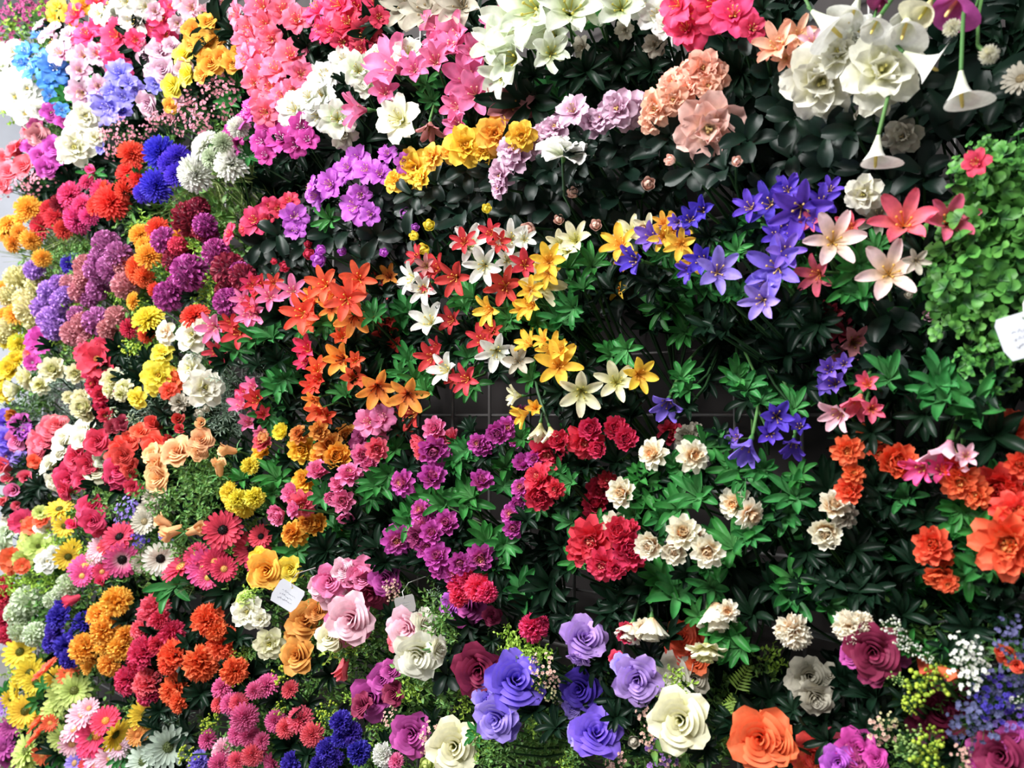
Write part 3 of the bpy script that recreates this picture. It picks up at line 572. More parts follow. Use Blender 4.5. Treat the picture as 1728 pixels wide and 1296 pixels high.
bunch(GE, 'deep red gerbera in shadow left of the yellow roses', 'gerbera', 'crimg', 'S', .24, '425,926,62 440,905,40 432,950,36', '410,950,50:S 400,945,50:L')
bunch(GE, 'hot pink gerberas seen sideways left of the hanging price tag', 'gerbera', 'crim', 'D', .27, '305,955,62,130,60 345,958,58:hotp 362,948,46 330,935,40 378,960,40 350,975,40:hotp', '390,965,60:S 320,985,90:G 300,990,90:W 360,990,90:G 390,1000,90:D')
bunch(GE, 'pink gerbera at the left with green buds around', 'gerbera', 'hotp', 'S', .27, '142,955,52,120,40 138,972,36 168,925,40:ppink 160,940,30:ppink 172,965,30:crim', '150,930,40:L 175,930,40:L 165,985,50:L')
bunch(DA, 'yellow daisies slanting beside lime buds near the left', 'daisy', 'yelg', 'S', .26, '100,858,46,110,50 108,888,38 115,940,44 122,925,32 92,870,30', '120,870,40:L 100,905,50:L')
bunch(AN, 'lime green ruffled flowers near the left edge', 'cosmos', 'lime', 'S', .26, '45,925,54 65,922,44 50,905,34 75,930,36 40,945,36 68,865,24', '90,905,40:L 80,960,50:L')
bunch(AN, 'crimson and orange poppies at the left edge', 'cosmos', 'orange', 'S', .26, '38,880,40:crim 58,886,38 70,878,26 20,942,38 14,955,34 38,955,26 30,935,24', '20,970,40:L 25,860,40:D 30,990,60:L')
bunch(AN, 'hazy white flowers at the left edge by the orange poppies', 'camellia', 'greyw', 'S', .25, '10,900,46:pgreen 16,878,40 82,893,42:white 80,948,38:white 92,936,30:white 5,925,36:pgreen', '60,985,50:L 90,985,50:L')
bunch(RO, 'crimson roses cut by the left edge low down', 'carnation', 'crim', 'D', .25, '2,1005,42 6,1048,46 14,1072,40 3,985,34 2,1030,36', '25,985,50:L')
# --- lower left
bunch(GL, 'pale green-white globe flowers at the lower left', 'ball', 'pgreen', 'S', .26, '46,1014,52 30,1034,42 36,1062,42 60,1070,42,250,20 115,988,40 88,1012,30 100,1000,26', '80,1010,50:S 70,985,60:L')
bunch('statice_bunch', 'deep purple statice at the lower left beside golden carnations', 'carnation', 'indigo', 'S', .26, '98,1040,46 92,1065,46 112,1090,46 142,1050,42 86,1084,38 118,1112,36 132,1072,38 105,1018,36 145,1075,34', '115,1040,40:S', fill=1.6)
bunch(RO, 'single hot pink bud left of the golden carnations', 'rosebud', 'crim', 'S', .27, '130,1010,42,200,70 172,985,30', '180,985,40:D')
bunch(CO, 'golden yellow carnations in the lower left', 'carnation', 'gold', 'D', .28, '196,1014,56 166,1034,50 176,1066,50 176,1086,40 206,1092,52 140,1094,54 152,1116,44 184,1122,46 212,1072,36 186,1040,38', '150,1060,50:D 215,1050,50:D')
bunch(CO, 'hot pink carnations between golden and orange ones', 'carnation', 'crim', 'D', .27, '258,1028,58:salm 236,1060,42:salm 290,1066,46 240,1100,58 215,1148,54 246,1152,54:salm 268,1088,36 250,1172,42 228,1122,44 270,1045,34', '262,1070,50:D 270,1130,50:D', group=None)
bunch(CO, 'vivid orange carnations in the lower left beside the hot pink ones', 'carnation', 'orange', 'D', .29, '350,1044,62 376,1085,60 340,1120,68,250,15 291,1105,58 295,1166,60 396,1132,48 300,1186,42 282,1124,36 365,1062,40', '320,1090,50:D 400,1080,60:D 340,1170,60:D 320,1190,60:D')
bunch(DA, 'yellow daisies at the lower left edge', 'daisy', 'yelg', 'S', .26, '33,1100,52 50,1136,52 60,1152,40 26,1166,48 95,1142,34 18,1180,34', '20,1140,40:L 10,1170,40:W')
bunch(DA, 'yellow sunflower with a green heart at the lower left edge', 'gerbera', 'yelg', 'S', .27, '42,1200,54,200,15', '20,1205,40:L 70,1180,50:W 75,1160,40:W')
bunch(DA, 'orange daisies seen edge-on beside the yellow sunflower', 'daisy', 'orange', 'S', .27, '76,1130,44,140,70 66,1215,48,150,70 62,1240,42,150,70 70,1275,36 84,1220,26 115,1138,34', '45,1225,40:L 80,1190,40:D')
bunch(DA, 'lime daisies in a clump at the lower left', 'daisy', 'lime', 'S', .25, '125,1165,54 106,1172,50 96,1196,48 42,1266,58 106,1246,50 45,1285,40 110,1150,40', '80,1260,50:G 120,1190,40:D')
bunch(DA, 'pink daisies beside the lime ones at the lower left', 'daisy', 'ppink', 'S', .27, '139,1205,50,130,30 124,1230,44 121,1256,42 150,1195,34', '135,1238,30:L 100,1275,60:D')
bunch(DA, 'magenta daisies at the bottom left edge', 'daisy', 'orcb', 'S', .24, '10,1240,48 20,1225,38 5,1262,42 15,1280,40 8,1190,34:lilb', '30,1240,40:D')
bunch(GE, 'crimson gerbera with a green heart at the bottom left', 'gerbera', 'hot', 'S', .26, '162,1240,64,200,25 178,1216,46 150,1262,40', '190,1250,40:D')
bunch(DA, 'yellow sunflowers right of the crimson gerbera at bottom left', 'gerbera', 'yelg', 'S', .28, '246,1206,56,220,10 196,1240,54,330,65 232,1240,34:amber', '225,1200,40:S 270,1200,50:D')
bunch(DA, 'white and pink daisies on the bottom edge at the left', 'daisy', 'lpink', 'S', .25, '166,1272,46 186,1280,46:ppink 200,1262,36 160,1290,40:pink 125,1288,36:lilac 145,1288,30:red', '210,1275,50:W 105,1285,50:W')
bunch(DA, 'grey-white daisies with dark green hearts near the bottom left', 'daisy', 'gdais', 'D', .27, '284,1261,68,250,10 240,1284,60 258,1270,36', '300,1220,60:N 320,1240,60:D 270,1230,60:D 215,1265,60:G')
bunch('pompom_bunch', 'small pink pompoms with yellow-green buds in the lower left of centre', 'mum', 'pom', 'S', .28, '375,1157,40 388,1186,38 368,1186,32:salm 402,1184,34:salm 412,1212,48,250,15 400,1238,42 348,1248,36 372,1266,46:ppink 370,1291,44 420,1242,38 430,1164,34 425,1275,38:salm 398,1284,34:salm 360,1215,26:limeb/berries 395,1140,44:limeb/berries 318,1274,34:limeb/berries 350,1225,26:limeb/berries', '395,1240,50:S')
bunch('pompom_bunch', 'small rose pink pompoms against dark leaves near the bottom left of centre', 'mum', 'pom', 'S', .26, '448,1155,46 488,1162,34:salm 464,1216,38:pom 505,1214,46:salm 482,1228,38:salm 526,1240,44:salm 436,1272,38 456,1292,42:pom 440,1250,30 475,1140,34:limeb/berries 472,1195,24:limeb/berries 552,1198,36:limeb/berries 547,1215,26:limeb/berries', '470,1180,50:D 490,1260,70:D 520,1190,60:D')
bunch(RO, 'indigo blue small roses on the bottom edge', 'carnation', 'indigo', 'D', .26, '575,1218,44 592,1236,40:indigo 606,1270,42 550,1264,38 490,1290,42 538,1292,34 335,1288,44:lilac 575,1245,34 565,1280,34', '520,1275,60:D 560,1235,50:S 600,1240,60:S')
# --- yellow/orange roses with tag
bunch(RO, 'yellow and orange roses holding up the white price tag', 'rose', 'gold', 'S', .3, '450,962,66,200,15 490,960,46:lem 438,940,36:lem 478,985,40:lem 430,975,36:lem', '520,960,40:D 425,1000,40:L')
bunch(RO, 'amber orange roses below the white price tag', 'rose', 'amber', 'S', .28, '516,1046,68 503,1106,64:amber 500,1072,40 535,1030,40', '530,1080,60:S 520,1090,50:S 540,1120,50:D')
bunch(RO, 'white anemone-like roses left of the amber ones', 'camellia', 'rosew', 'S', .28, '418,1032,54,200,20 455,1086,48:ivory 440,1045,30 412,1010,28:lime', '430,1010,50:S 425,1100,40:S 465,1110,40:S 410,1110,40:L')
bunch(CO, 'bright yellow carnations left of the yellow and pink ruffled bunch', 'carnation', 'lem', 'S', .28, '386,832,42 413,850,50 402,842,36 430,840,40 422,786,34 392,850,30', '410,810,60')
# --- small pink/red lilies, left centre
bunch(LI, 'small red and pink lilies left of the orange lilies', 'lily', 'pink', 'W', .27, '456,502,52 495,492,50 434,530,50 420,532,44 362,552,54 405,562,54:red 442,486,44:red 412,506,40:pink 368,592,46:red 390,545,36:red 425,480,38:crim 428,515,34:red 462,478,32:red', '400,590,75 460,572,75 430,575,60 385,610,60:D 470,610,60:D')
bunch(LI, 'red and pink lilies seen from the side low left of the orange lilies', 'lilyside', 'crim', 'W', .25, '430,654,44:pink 412,688,50:pink 436,676,50:red 422,715,44:pink 445,700,36:red 415,665,34:crim 440,728,30:pink', '470,660,70 455,700,70 480,640,60 440,620,60:D')
bunch(LI, 'upper cluster of orange-red lilies with one golden lily facing out', 'lily', 'oli', 'W', .28, '550,482,62 606,472,62 586,506,66 512,530,66 598,532,66,250,15:oyel 530,510,52 562,498,46 530,545,48 590,492,46 535,500,40:oyel 658,468,42:oyel* 640,485,50* 560,520,40:oyel', '550,545,60 630,540,65 570,550,60 500,560,55:D 520,560,60')
bunch(LI, 'lower left orange and magenta lilies seen from the side', 'lilyside', 'oli', 'W', .25, '524,590,54:hot 580,606,66:oyel 596,636,56 578,570,50 537,626,52 532,650,46 520,612,42:crim 545,690,56 537,672,46:oyel 552,702,42 600,610,40 540,640,46', '560,640,60:D 600,580,60:D 585,670,60')
bunch(LI, 'pair of golden orange star lilies facing the camera above the pink double flowers', 'lily', 'oyel', 'W', .29, '637,652,70,260,20 688,665,68,260,15 655,690,54:red* 702,698,60:red* 680,705,50:oli*', '700,640,60 680,630,60 620,670,50:D 720,660,50', base=(700, 600))
bunch(LI, 'dim dark red lilies in shadow between orange and white lilies', 'lilyside', 'red', 'W', .16, '652,565,48 660,540,38 640,478,40 645,510,34 668,580,34', '690,530,75 680,550,60 700,580,60:D 650,600,60:D 720,560,60:D')
bunch(LI, 'white lilies mixed with red ones at the upper centre', 'lily', 'white', 'W', .29, '793,414,64,90,15 862,404,62 818,448,62 700,470,56 716,488,56:white 856,440,50 784,410,46:red 770,468,60:red 853,482,62:red 742,456,54:red 708,436,44:red 830,395,44:red 885,448,54:red 842,410,40:red 725,478,40:red 885,405,40 720,450,40:duspk', '800,505,75 785,520,60 830,470,60:D 750,500,60:D')
bunch(LI, 'lower white and red lilies above the bare patch of wire grid', 'lily', 'white', 'W', .26, '727,545,70 838,592,62,250,15 756,625,60 765,540,48:red 815,576,54:red 730,602,52:red 790,640,52:red 875,610,48:greyw 768,640,34:red 832,560,36:red 740,585,36:red', '790,605,70 800,560,60:D 760,580,60:D 850,560,60 690,610,60 840,630,60:D', base=(860, 560))
bunch(LI, 'yellow and cream lilies right of the white and red ones', 'lily', 'yel', 'W', .29, '972,406,58:ivory 946,414,50:ivory 926,442,62 914,482,76,40,15:ivory 900,514,54 830,522,58 925,462,50 882,522,38 895,490,46 958,425,44:ivory', '960,455,80 945,545,80 1000,450,70 985,490,60 860,540,60:W 905,545,60 970,520,70')
bunch(LI, 'lower golden and cream lilies with star shapes at the centre', 'lily', 'oyel', 'W', .28, '896,582,50:yel 934,590,54:yel 943,618,76,100,15:yel 981,660,74,260,15:ivory 1040,646,70,100,10:ivory 1078,632,62:yel 920,575,40:yel 950,592,40:yel', '1060,590,70 1030,600,60 950,660,70:D 985,620,60:D 900,640,60 1000,690,60:D')
bunch(LI, 'drooping golden and cream lilies beside the red double flowers', 'lilyside', 'yel', 'D', .28, '890,696,52,200,70 912,716,54,260,70:ivory 878,668,44,180,70:ivory 928,722,50,290,70:ivory 905,690,40', '940,690,60:D', base=(960, 610))
bunch(LI, 'yellow and cream lilies mixed into the purple ones at the right of centre', 'lily', 'oyel', 'W', .27, '1048,415,66:yel 1068,396,54:ivory 1092,392,52:ivory 1138,388,60:yel 1150,412,54:yel 1062,440,46:yel 1166,440,46:yel 1120,400,44:yel 1045,490,40:yel* 1120,378,36:gold', '1110,480,70:D 1090,470,70:D 1120,430,60')
bunch(LI, 'purple and lilac lilies left of the large lilac ones', 'lilyside', 'purp', 'W', .28, '1102,402,60:vlil 1078,440,66 1150,386,46 1188,440,66 1186,356,62 1165,372,50 1145,375,36:vlil 1170,452,50,200,70', '1140,420,60 1195,470,50 1150,460,60 1200,400,60:D')
bunch(LI, 'large lilac lilies facing the camera at the right of centre', 'lily', 'lilac', 'W', .3, '1210,460,84,60,15 1288,506,70,200,20 1312,452,92:vlil 1325,425,60:vlil 1290,478,50', '1245,425,60 1225,500,60 1250,495,50 1200,555,80:D 1225,560,70:D 1330,520,70:D')
bunch(LI, 'deep violet lilies at the right with yellow stamens', 'lily', 'purp', 'W', .28, '1300,346,74 1352,350,100,250,20 1386,342,56 1268,352,54 1322,388,60 1400,322,44 1330,330,60 1345,385,44 1310,400,50 1330,322,44', '1270,380,70 1290,410,60:D 1240,390,70:D 1340,410,60 1300,320,80:R')
bunch(LI, 'violet lilies hanging below the dark gap at the right of centre', 'lilyside', 'vlil', 'W', .26, '1128,675,70,250,40 1266,745,76,250,60 1340,742,64,260,50:purp 1310,702,66:purp 1300,732,56:purp 1350,722,46:purp 1245,740,40', '1150,640,70 1165,660,60 1260,660,80:W 1240,640,70 1280,680,60 1340,690,70 1160,690,60:D', base=(1250, 560))
bunch(LI, 'dim violet lilies in shadow above the pale pink lily pair', 'lilyside', 'vlil', 'W', .22, '1410,648,60 1400,625,50 1425,615,40 1390,655,40', '1470,610,80:D 1380,600,80:D 1460,640,60:W')
bunch(LI, 'coral pink and pale pink lilies at the right', 'lily', 'paleL', 'W', .29, '1406,408,92,60,15 1500,462,100,80,15 1382,462,66,200,40:coralL 1525,380,108,90,25:coralL 1600,376,82:coralL 1436,384,56:coralL 1370,375,36:coralL 1545,440,44:greyw', '1450,450,100 1430,490,80 1560,430,80:D 1460,500,80:W 1480,420,60')
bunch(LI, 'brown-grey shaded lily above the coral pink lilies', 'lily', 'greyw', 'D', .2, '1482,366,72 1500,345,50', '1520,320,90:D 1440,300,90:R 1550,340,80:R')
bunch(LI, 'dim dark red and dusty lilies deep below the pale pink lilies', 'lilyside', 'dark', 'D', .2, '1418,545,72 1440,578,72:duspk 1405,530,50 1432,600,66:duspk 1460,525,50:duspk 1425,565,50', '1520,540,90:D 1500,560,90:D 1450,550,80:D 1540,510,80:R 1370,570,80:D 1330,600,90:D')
bunch(LI, 'pink lilies hanging above the orange double flowers', 'lilyside', 'ppink', 'W', .28, '1452,668,76,250,50:coralL 1420,692,72,220,50 1470,690,50:coralL 1465,650,50:coralL', '1500,640,90 1540,660,90:D 1470,730,80:D 1430,740,60:D', base=(1560, 560))
bunch(LI, 'large pale pink lily hanging over a hot pink one at the far right', 'lilyside', 'ppink', 'W', .29, '1602,748,112,250,55 1562,785,70,210,60:hotp 1590,795,56:hotp 1630,770,50', '1600,680,120 1650,690,110 1560,700,90:D 1680,650,100:D 1580,650,100', base=(1660, 600))
bunch(CA, 'small pink bud and dark glossy leaves beneath the bright ivy', 'bud', 'ppink', 'R', .24, '1573,530,34,200,60 1535,500,24:greyw', '1510,540,110:R 1540,560,90:R 1500,590,100:R 1560,610,110:D 1490,620,90:R 1620,600,110:D 1600,640,90:D', fill=2)
bunch('ivy_bunch', 'bright green leafy ivy filling the right edge', '', 'crim', 'I', .3, '1650,275,44:crim/azalea', ' '.join('%d,%d,%d:I' % q for q in [(1700, 290, 110), (1650, 300, 90), (1640, 350, 110), (1700, 350, 130), (1610, 400, 100), (1670, 410, 130), (1720, 400, 110), (1620, 450, 110), (1690, 460, 130), (1640, 500, 120), (1700, 520, 120), (1600, 480, 90), (1600, 540, 80), (1665, 555, 90), (1720, 580, 80), (1660, 250, 50), (1722, 260, 80), (1640, 610, 60), (1685, 640, 60), (1690, 600, 60), (1580, 440, 60), (1625, 285, 50)]), fill=3)
# --- centre band: double flowers
bunch(DB, 'yellow and amber ruffled flowers left of the small pink ones', 'double', 'yel', 'W', .26, '512,757,54 480,732,38:lem 505,734,38:amber 555,752,54:amber 570,772,56:gold 586,738,50:amber* 540,728,40:amber 445,762,42 450,742,34:apric 445,748,38:salm 540,770,40:gold', '470,810,75 460,830,60 490,775,50:D 540,730,60:D 440,800,60:D')
bunch(DB, 'lower yellow ruffled flowers beneath the small pink ones', 'double', 'gold', 'W', .25, '515,812,50:yel 496,900,48 535,884,52 580,890,50:amber* 520,880,36 505,905,36', '545,830,60 560,930,75:D 600,930,60:D 470,900,60:D 500,930,70:W')
bunch(DB, 'small pink double flowers left of centre', 'double', 'pink', 'W', .29, '538,798,48,100,40 510,850,52,250,15:salm 497,835,42 476,866,46,200,40 590,802,50,90,40 576,818,42 580,845,44 584,864,40,270,50 612,768,46:pink 636,758,48:salm 625,785,40 500,860,36 560,838,30', '640,822,80 625,840,60 545,840,60 655,800,60 600,880,60:D 570,800,60:D')
bunch(DB, 'faded rose flowers in shadow above the small pink double ones', 'azalea', 'pink', 'W', .19, '625,712,48 646,706,44 612,742,44:dmag 610,765,36 648,728,34', '665,760,75 650,760,60 680,730,60:D 640,730,50:D')
bunch(DB, 'magenta double flowers with pink and coral ones at the upper centre', 'double', 'mag', 'W', .28, '732,757,60,260,20 713,746,42:salm 735,725,46:pink 715,765,36:salm 748,768,44 765,745,48:salm* 742,740,34:coral 840,732,52 816,752,44 855,722,40 806,748,36', '778,775,80 770,790,60 830,770,60:D 800,730,50:D 790,760,60')
bunch(DB, 'three magenta double flowers above the large bright leaf whorls', 'double', 'mag', 'W', .28, '681,815,48,180,35 730,808,58,90,30 811,815,50,70,40 700,830,30:mag*', '785,850,95 720,840,75 750,855,80 700,870,60 800,840,70 690,790,60:D 765,820,50:D')
bunch(DB, 'magenta double flowers with yellow hearts low at the centre', 'double', 'mag', 'W', .29, '670,911,58,250,10 718,882,54 755,884,52 712,862,42 740,940,54 722,925,44 748,955,50 812,940,54,250,20 775,950,42 708,905,48:dmag 730,900,44 765,965,44', '690,885,70 820,915,80 770,910,60:D 850,920,70 840,960,60 650,950,60:D 640,930,75:D 700,950,60:D')
bunch(DB, 'magenta double flowers tucked beside the upright red ones', 'double', 'mag', 'W', .26, '885,785,44 880,824,40 865,868,44 870,745,36:mag* 875,850,34 868,890,40 902,775,34 880,705,44:dmag* 864,720,36:mag*', '855,790,70 905,850,60 850,820,60 880,870,60:D 850,745,60:D')
bunch(DB, 'three upper red double flowers below the drooping yellow lilies', 'double', 'redp', 'W', .27, '925,762,70,250,20 988,742,72,260,20 1038,728,54 1056,744,52 1000,725,50:crim 945,745,48 1012,755,40 1130,730,46:crim*', '960,790,70:D 990,790,80:D 1040,780,80:D 880,740,60 1080,790,60:D')
bunch(DB, 'pair of bright red double flowers right of the magenta ones', 'double', 'redp', 'W', .3, '914,810,70 912,832,66,260,20 938,825,36', '965,815,60 945,800,50 910,860,50 890,880,60:D 960,850,60:D')
bunch(DB, 'darker red double flowers behind the first cream one', 'double', 'redp', 'D', .22, '1016,826,56 1007,852,58 1025,810,36 1000,875,36', '980,820,60:D 1000,790,60:D')
bunch(DB, 'large red double flowers low at the right of centre', 'double', 'redp', 'W', .29, '1000,912,88,200,15 1062,928,76 1018,952,60 1068,945,52 1045,900,60 985,930,60 1066,895,40 1040,960,40', '968,880,70 975,950,60 1010,880,50 950,920,60:D 960,960,70:D 1050,980,60:D')
bunch(DB, 'upper pair of cream double flowers with orange hearts', 'double', 'cream', 'W', .28, '1104,766,56,170,35 1167,770,62,20,25 1162,738,48:greyw* 1172,728,34:greyw*', '1150,790,60 1200,770,70 1135,780,50 1190,800,60:D 1110,810,70:D 1215,740,60:D')
bunch(DB, 'two cream double flowers just above the large red ones', 'double', 'cream', 'W', .29, '1052,832,58,170,25 1040,888,56,250,20', '1085,830,90 1070,870,60 1085,810,70 1100,860,70')
bunch(DB, 'row of cream double flowers beside the large red ones', 'double', 'cream', 'W', .3, '1100,920,62,200,20 1152,900,68,90,10 1140,925,60,250,20 1195,928,64,250,15 1178,905,34', '1150,860,100 1180,840,90 1240,925,100 1265,905,80 1190,960,70 1215,950,70 1120,870,70 1160,970,60:D')
bunch(DB, 'cream double flowers pointing right beside bright leaves', 'double', 'cream', 'W', .28, '1243,850,64,190,30 1262,866,56,330,45', '1260,795,100 1240,790,80 1290,790,70 1280,820,60:D 1300,880,80:D')
bunch(DB, 'cream double flowers beneath the narrow orange one', 'double', 'cream', 'W', .27, '1394,896,66,250,15 1405,856,60,60,30:cream 1424,870,50:greyw', '1340,840,90 1350,810,70 1330,870,80 1310,840,70 1360,930,80:D 1440,930,90:D')
bunch(DB, 'cream flower heads hanging downwards from the leaves near the lower right', 'double', 'cream', 'W', .29, '1208,1024,84,275,60 1192,1092,72,270,65:ivory 1228,1030,40', '1140,1010,100 1230,1060,100 1250,1090,80 1200,990,80 1270,1040,90:D 1180,1040,60:W', base=(1260, 920))
bunch(DB, 'flattened cream flowers with crimson undersides at the lower centre', 'double', 'cream', 'D', .28, '1066,1056,60,250,60 1100,1048,72,270,65 1058,1068,44:crim 1085,1060,36', '1100,1000,100:D 1060,1000,80:D 1130,1080,80:D 1050,1030,80:D 1120,980,90', base=(1120, 940))
bunch(DB, 'small round cream flower hanging left of the burgundy rose', 'carnation', 'cream', 'W', .28, '1338,1066,64,250,20', '1330,1010,100 1310,990,90:D 1340,980,80 1370,1000,90:D', base=(1340, 950))
bunch(DB, 'cream peach flower just touching the burgundy rose', 'carnation', 'cream', 'D', .28, '1435,1058,62,200,20 1455,1050,40', '1440,1000,100:D 1410,990,90:D 1470,1000,90:D 1400,1020,80', base=(1450, 950))
bunch(DB, 'orange double flowers beneath the hanging pink lilies', 'double', 'orange', 'D', .29, '1430,760,58 1510,782,84,30,15 1437,828,56,170,35 1470,735,54* 1440,800,40 1485,765,44*', '1500,850,90:D 1480,820,80:D 1530,840,80:W 1550,800,80:D')
bunch(DB, 'dark orange double flowers at the right beneath the pale pink lily', 'double', 'orange', 'W', .27, '1622,812,72,250,15 1688,822,92,250,10:ored 1720,785,50 1650,835,50 1705,725,70* 1715,830,50:ored 1610,790,44:ored', '1560,830,90:D 1700,760,90:D 1650,870,80')
bunch(DB, 'orange double flower left of the big one at the right edge', 'double', 'orange', 'W', .29, '1578,920,74,170,20 1590,940,50 1588,968,58,260,40 1565,935,44 1600,985,36', '1640,890,130 1660,930,110 1620,860,90 1560,880,90:D 1550,960,90:D 1640,960,100')
bunch(DB, 'big bright orange double flowers at the right edge', 'double', 'orange', 'W', .31, '1705,918,122,200,10 1716,868,90,60,20:ored', '1660,960,90:W 1690,990,90:D 1650,900,80')
# --- lower centre and right
bunch(RO, 'pink and white roses beside the dark magenta one', 'rose', 'ppink', 'S', .27, '560,996,66,200,20:ppink 556,980,56:pink 604,968,60:pink 590,1046,84,200,20:pink 612,975,44:pink 578,960,40:ppink 535,990,36', '540,1020,50:S 560,1040,60:S 550,930,70:D')
bunch(RO, 'dark magenta rose above the large pink rose', 'rose', 'burg', 'S', .26, '628,992,86,250,40:burg 650,975,60:orcb 660,990,30:bufb/spray 664,1002,26:bufb/spray', '650,950,70:D 600,930,60:D 670,960,60:D')
bunch(RO, 'large pink rose with green sprigs below it', 'rose', 'ppink', 'S', .29, '592,1044,88,200,20 570,1090,36:ivory/bud 555,1075,50:ivory', '565,1095,60:L 600,1085,60:L 625,1090,50:S 590,1100,50:S')
bunch(RO, 'pink closed bud hanging under the large pink rose', 'rosebud', 'salm', 'D', .25, '582,1120,54,250,60', '610,1130,60:S 560,1140,60:D')
bunch(RO, 'pink rose touching the white rose near the lower centre', 'rose', 'salm', 'S', .28, '688,1060,72,200,25:ppink 692,1068,44:salm 670,1080,40:salm', '735,1035,50:S 660,1040,50:D 740,1010,40:N')
bunch(RO, 'white rose in the lower centre standing left of a grey-green leaf', 'rose', 'rosew', 'S', .3, '705,1104,84,240,25 716,1052,54,30,40 738,1095,46,0,60 722,1075,40', '745,1040,70:S 755,1070,60:S 740,1160,80:S 755,1140,60:R 700,1160,60:L 760,1180,60:S')
bunch(RO, 'magenta rose with a violet edge below the white rose', 'rose', 'orcb', 'S', .28, '628,1176,80,200,20 645,1145,50:orcb 660,1130,40 664,1170,40:burg 610,1190,44:burg', '680,1160,60:L 690,1180,60:S 590,1175,30:L 665,1165,40:S')
bunch(RO, 'deep burgundy rose left of the violet rose', 'rose', 'burg', 'S', .28, '808,1130,90,250,15', '785,1165,50:L 775,1150,50:L 780,1185,50:L 830,1080,40:D 760,1110,60:R')
bunch(RO, 'magenta rose with a pink tinge near the bottom centre', 'rose', 'orcb', 'S', .28, '695,1238,76,200,15:orcb 660,1210,34:bufb/spray 727,1240,40:bufb/spray 725,1262,30:bufb/spray', '735,1220,50:D 650,1240,60:S 660,1265,60:D')
bunch(RO, 'small white carnation and bud on the bottom edge left of the big white rose', 'carnation', 'white', 'S', .27, '646,1274,42 720,1290,46:lime/bud 668,1285,30:pink', '625,1275,40:L 640,1230,50:L 630,1290,40:S 610,1290,50:S')
bunch(RO, 'white rose with a yellowish heart at the bottom centre', 'rose', 'ivory', 'S', .3, '766,1260,90,200,10', '820,1255,60:L 810,1240,50:W 825,1275,60:S 835,1290,60:S')
bunch(RO, 'crimson crinkled flower over a purple rose at the lower centre', 'carnation', 'hot', 'D', .3, '780,985,56 808,990,56 790,975,44 822,1000,40 775,1008,36', '830,960,60:D 850,1000,60:D')
bunch(RO, 'purple rose half hidden under the crimson crinkled flower', 'rose', 'burg', 'D', .25, '790,1018,80,200,25:orcb 762,1020,44:orch 830,1040,36', '740,1000,60:S 760,1060,70:S 800,1070,60:D 730,1030,60:S')
bunch(CO, 'single crimson carnation above the lime sprig', 'carnation', 'hot', 'D', .28, '900,1060,56,250,20 915,1052,30', '880,1000,90:W 930,990,100:D 900,1020,90:D 940,1020,90:D')
bunch(FI, 'lime green leafy sprig arching above the violet rose', '', 'limeb', 'L', .3, '', '858,1075,50:L 880,1090,60:L 905,1098,60:L 918,1105,40:L 865,1095,50:L')
bunch(RO, 'big violet rose with a lilac one beneath it at the lower centre', 'rose', 'violet', 'S', .31, '870,1148,104,60,15 838,1212,78,220,25:lilac 824,1180,58:lilac 855,1225,50:lilac 840,1195,50:violet', '915,1150,40:D 830,1250,70:S 850,1270,60:S 900,1200,60:D 905,1225,40:L')
bunch(FI, 'small pale pink blossoms at the right side of the big violet rose', 'spray', 'bufb', 'S', .28, '915,1128,48 932,1148,34 912,1150,34:limeb/berries 928,1172,26:creamb 905,1115,28', '930,1190,50:D 925,1120,50:D')
bunch(RO, 'mauve rose hanging by the wire grid right of the crimson carnation', 'rose', 'lilr', 'D', .29, '985,1078,84,60,25 977,1110,44,250,60', '1020,1110,50:D 960,1040,60:D 1030,1040,70:D')
bunch(RO, 'mauve rose with a pink heart left of the dim ivory roses', 'rose', 'lilr', 'D', .29, '1076,1146,88,250,15 1048,1120,40:lilac 1040,1110,30:crim', '1040,1180,60:D 1100,1110,60:D')
bunch(RO, 'dim indigo rose in the shadow above the violet one', 'rose', 'indigo', 'D', .22, '980,1162,74,200,20 965,1195,36:lilac', '940,1150,60:D 1020,1190,60:D 1000,1120,60:D')
bunch(RO, 'violet rose at the bottom right of centre', 'rose', 'violet', 'S', .31, '1006,1238,94,80,25 975,1240,46:lilac', '960,1290,50:L 970,1280,50:S 940,1230,70:D 1040,1210,60:D')
bunch(RO, 'large white rose with creamy yellow heart at the lower right of centre', 'rose', 'ivory', 'S', .31, '1148,1216,108,200,10', '1150,1150,60:L 1130,1170,50:L 1190,1260,70:D 1095,1180,60:D')
bunch(FI, 'small buff pink blossoms and violet bells left of the large white rose', 'spray', 'bufb', 'S', .27, '1094,1205,44 1096,1245,38 1100,1222,30 1045,1280,44 1112,1275,60:lilb 1070,1250,36:greyw/bud 1135,1285,44:bufb 1040,1292,36', '1065,1200,60:D 1080,1270,60:D')
bunch(RO, 'dim ivory roses behind the hanging cream heads', 'rose', 'rosew', 'S', .23, '1140,1140,76:rosew 1172,1145,56:greyw 1115,1140,50:greyw 1120,1160,40:white', '1150,1165,50:L 1160,1110,50:L')
bunch(RO, 'dull orange rose hidden behind the hanging cream head', 'rose', 'orange', 'D', .23, '1162,1092,84:ored 1175,1115,50:orange 1150,1075,60:orange', '1130,1090,60:D')
bunch('fern_bunch', 'yellow-green fern sprig right of the large white rose', '', 'limeb', 'F', .28, '', '1238,1172,110,90,10:F 1222,1215,90,90,10:F 1240,1230,80:D')
bunch(RO, 'orange rose at the bottom edge right of the fern sprig', 'rose', 'orange', 'D', .31, '1284,1248,120,200,10 1315,1255,70:orange', '1240,1220,60:D 1340,1200,60:D')
bunch(RO, 'dim dark orange roses at the bottom edge beside the magenta ones', 'rose', 'dark', 'D', .23, '1375,1275,76:ored 1405,1255,50:dark 1362,1290,54:orange', '1340,1260,80:D 1420,1240,80:D 1390,1220,90:D')
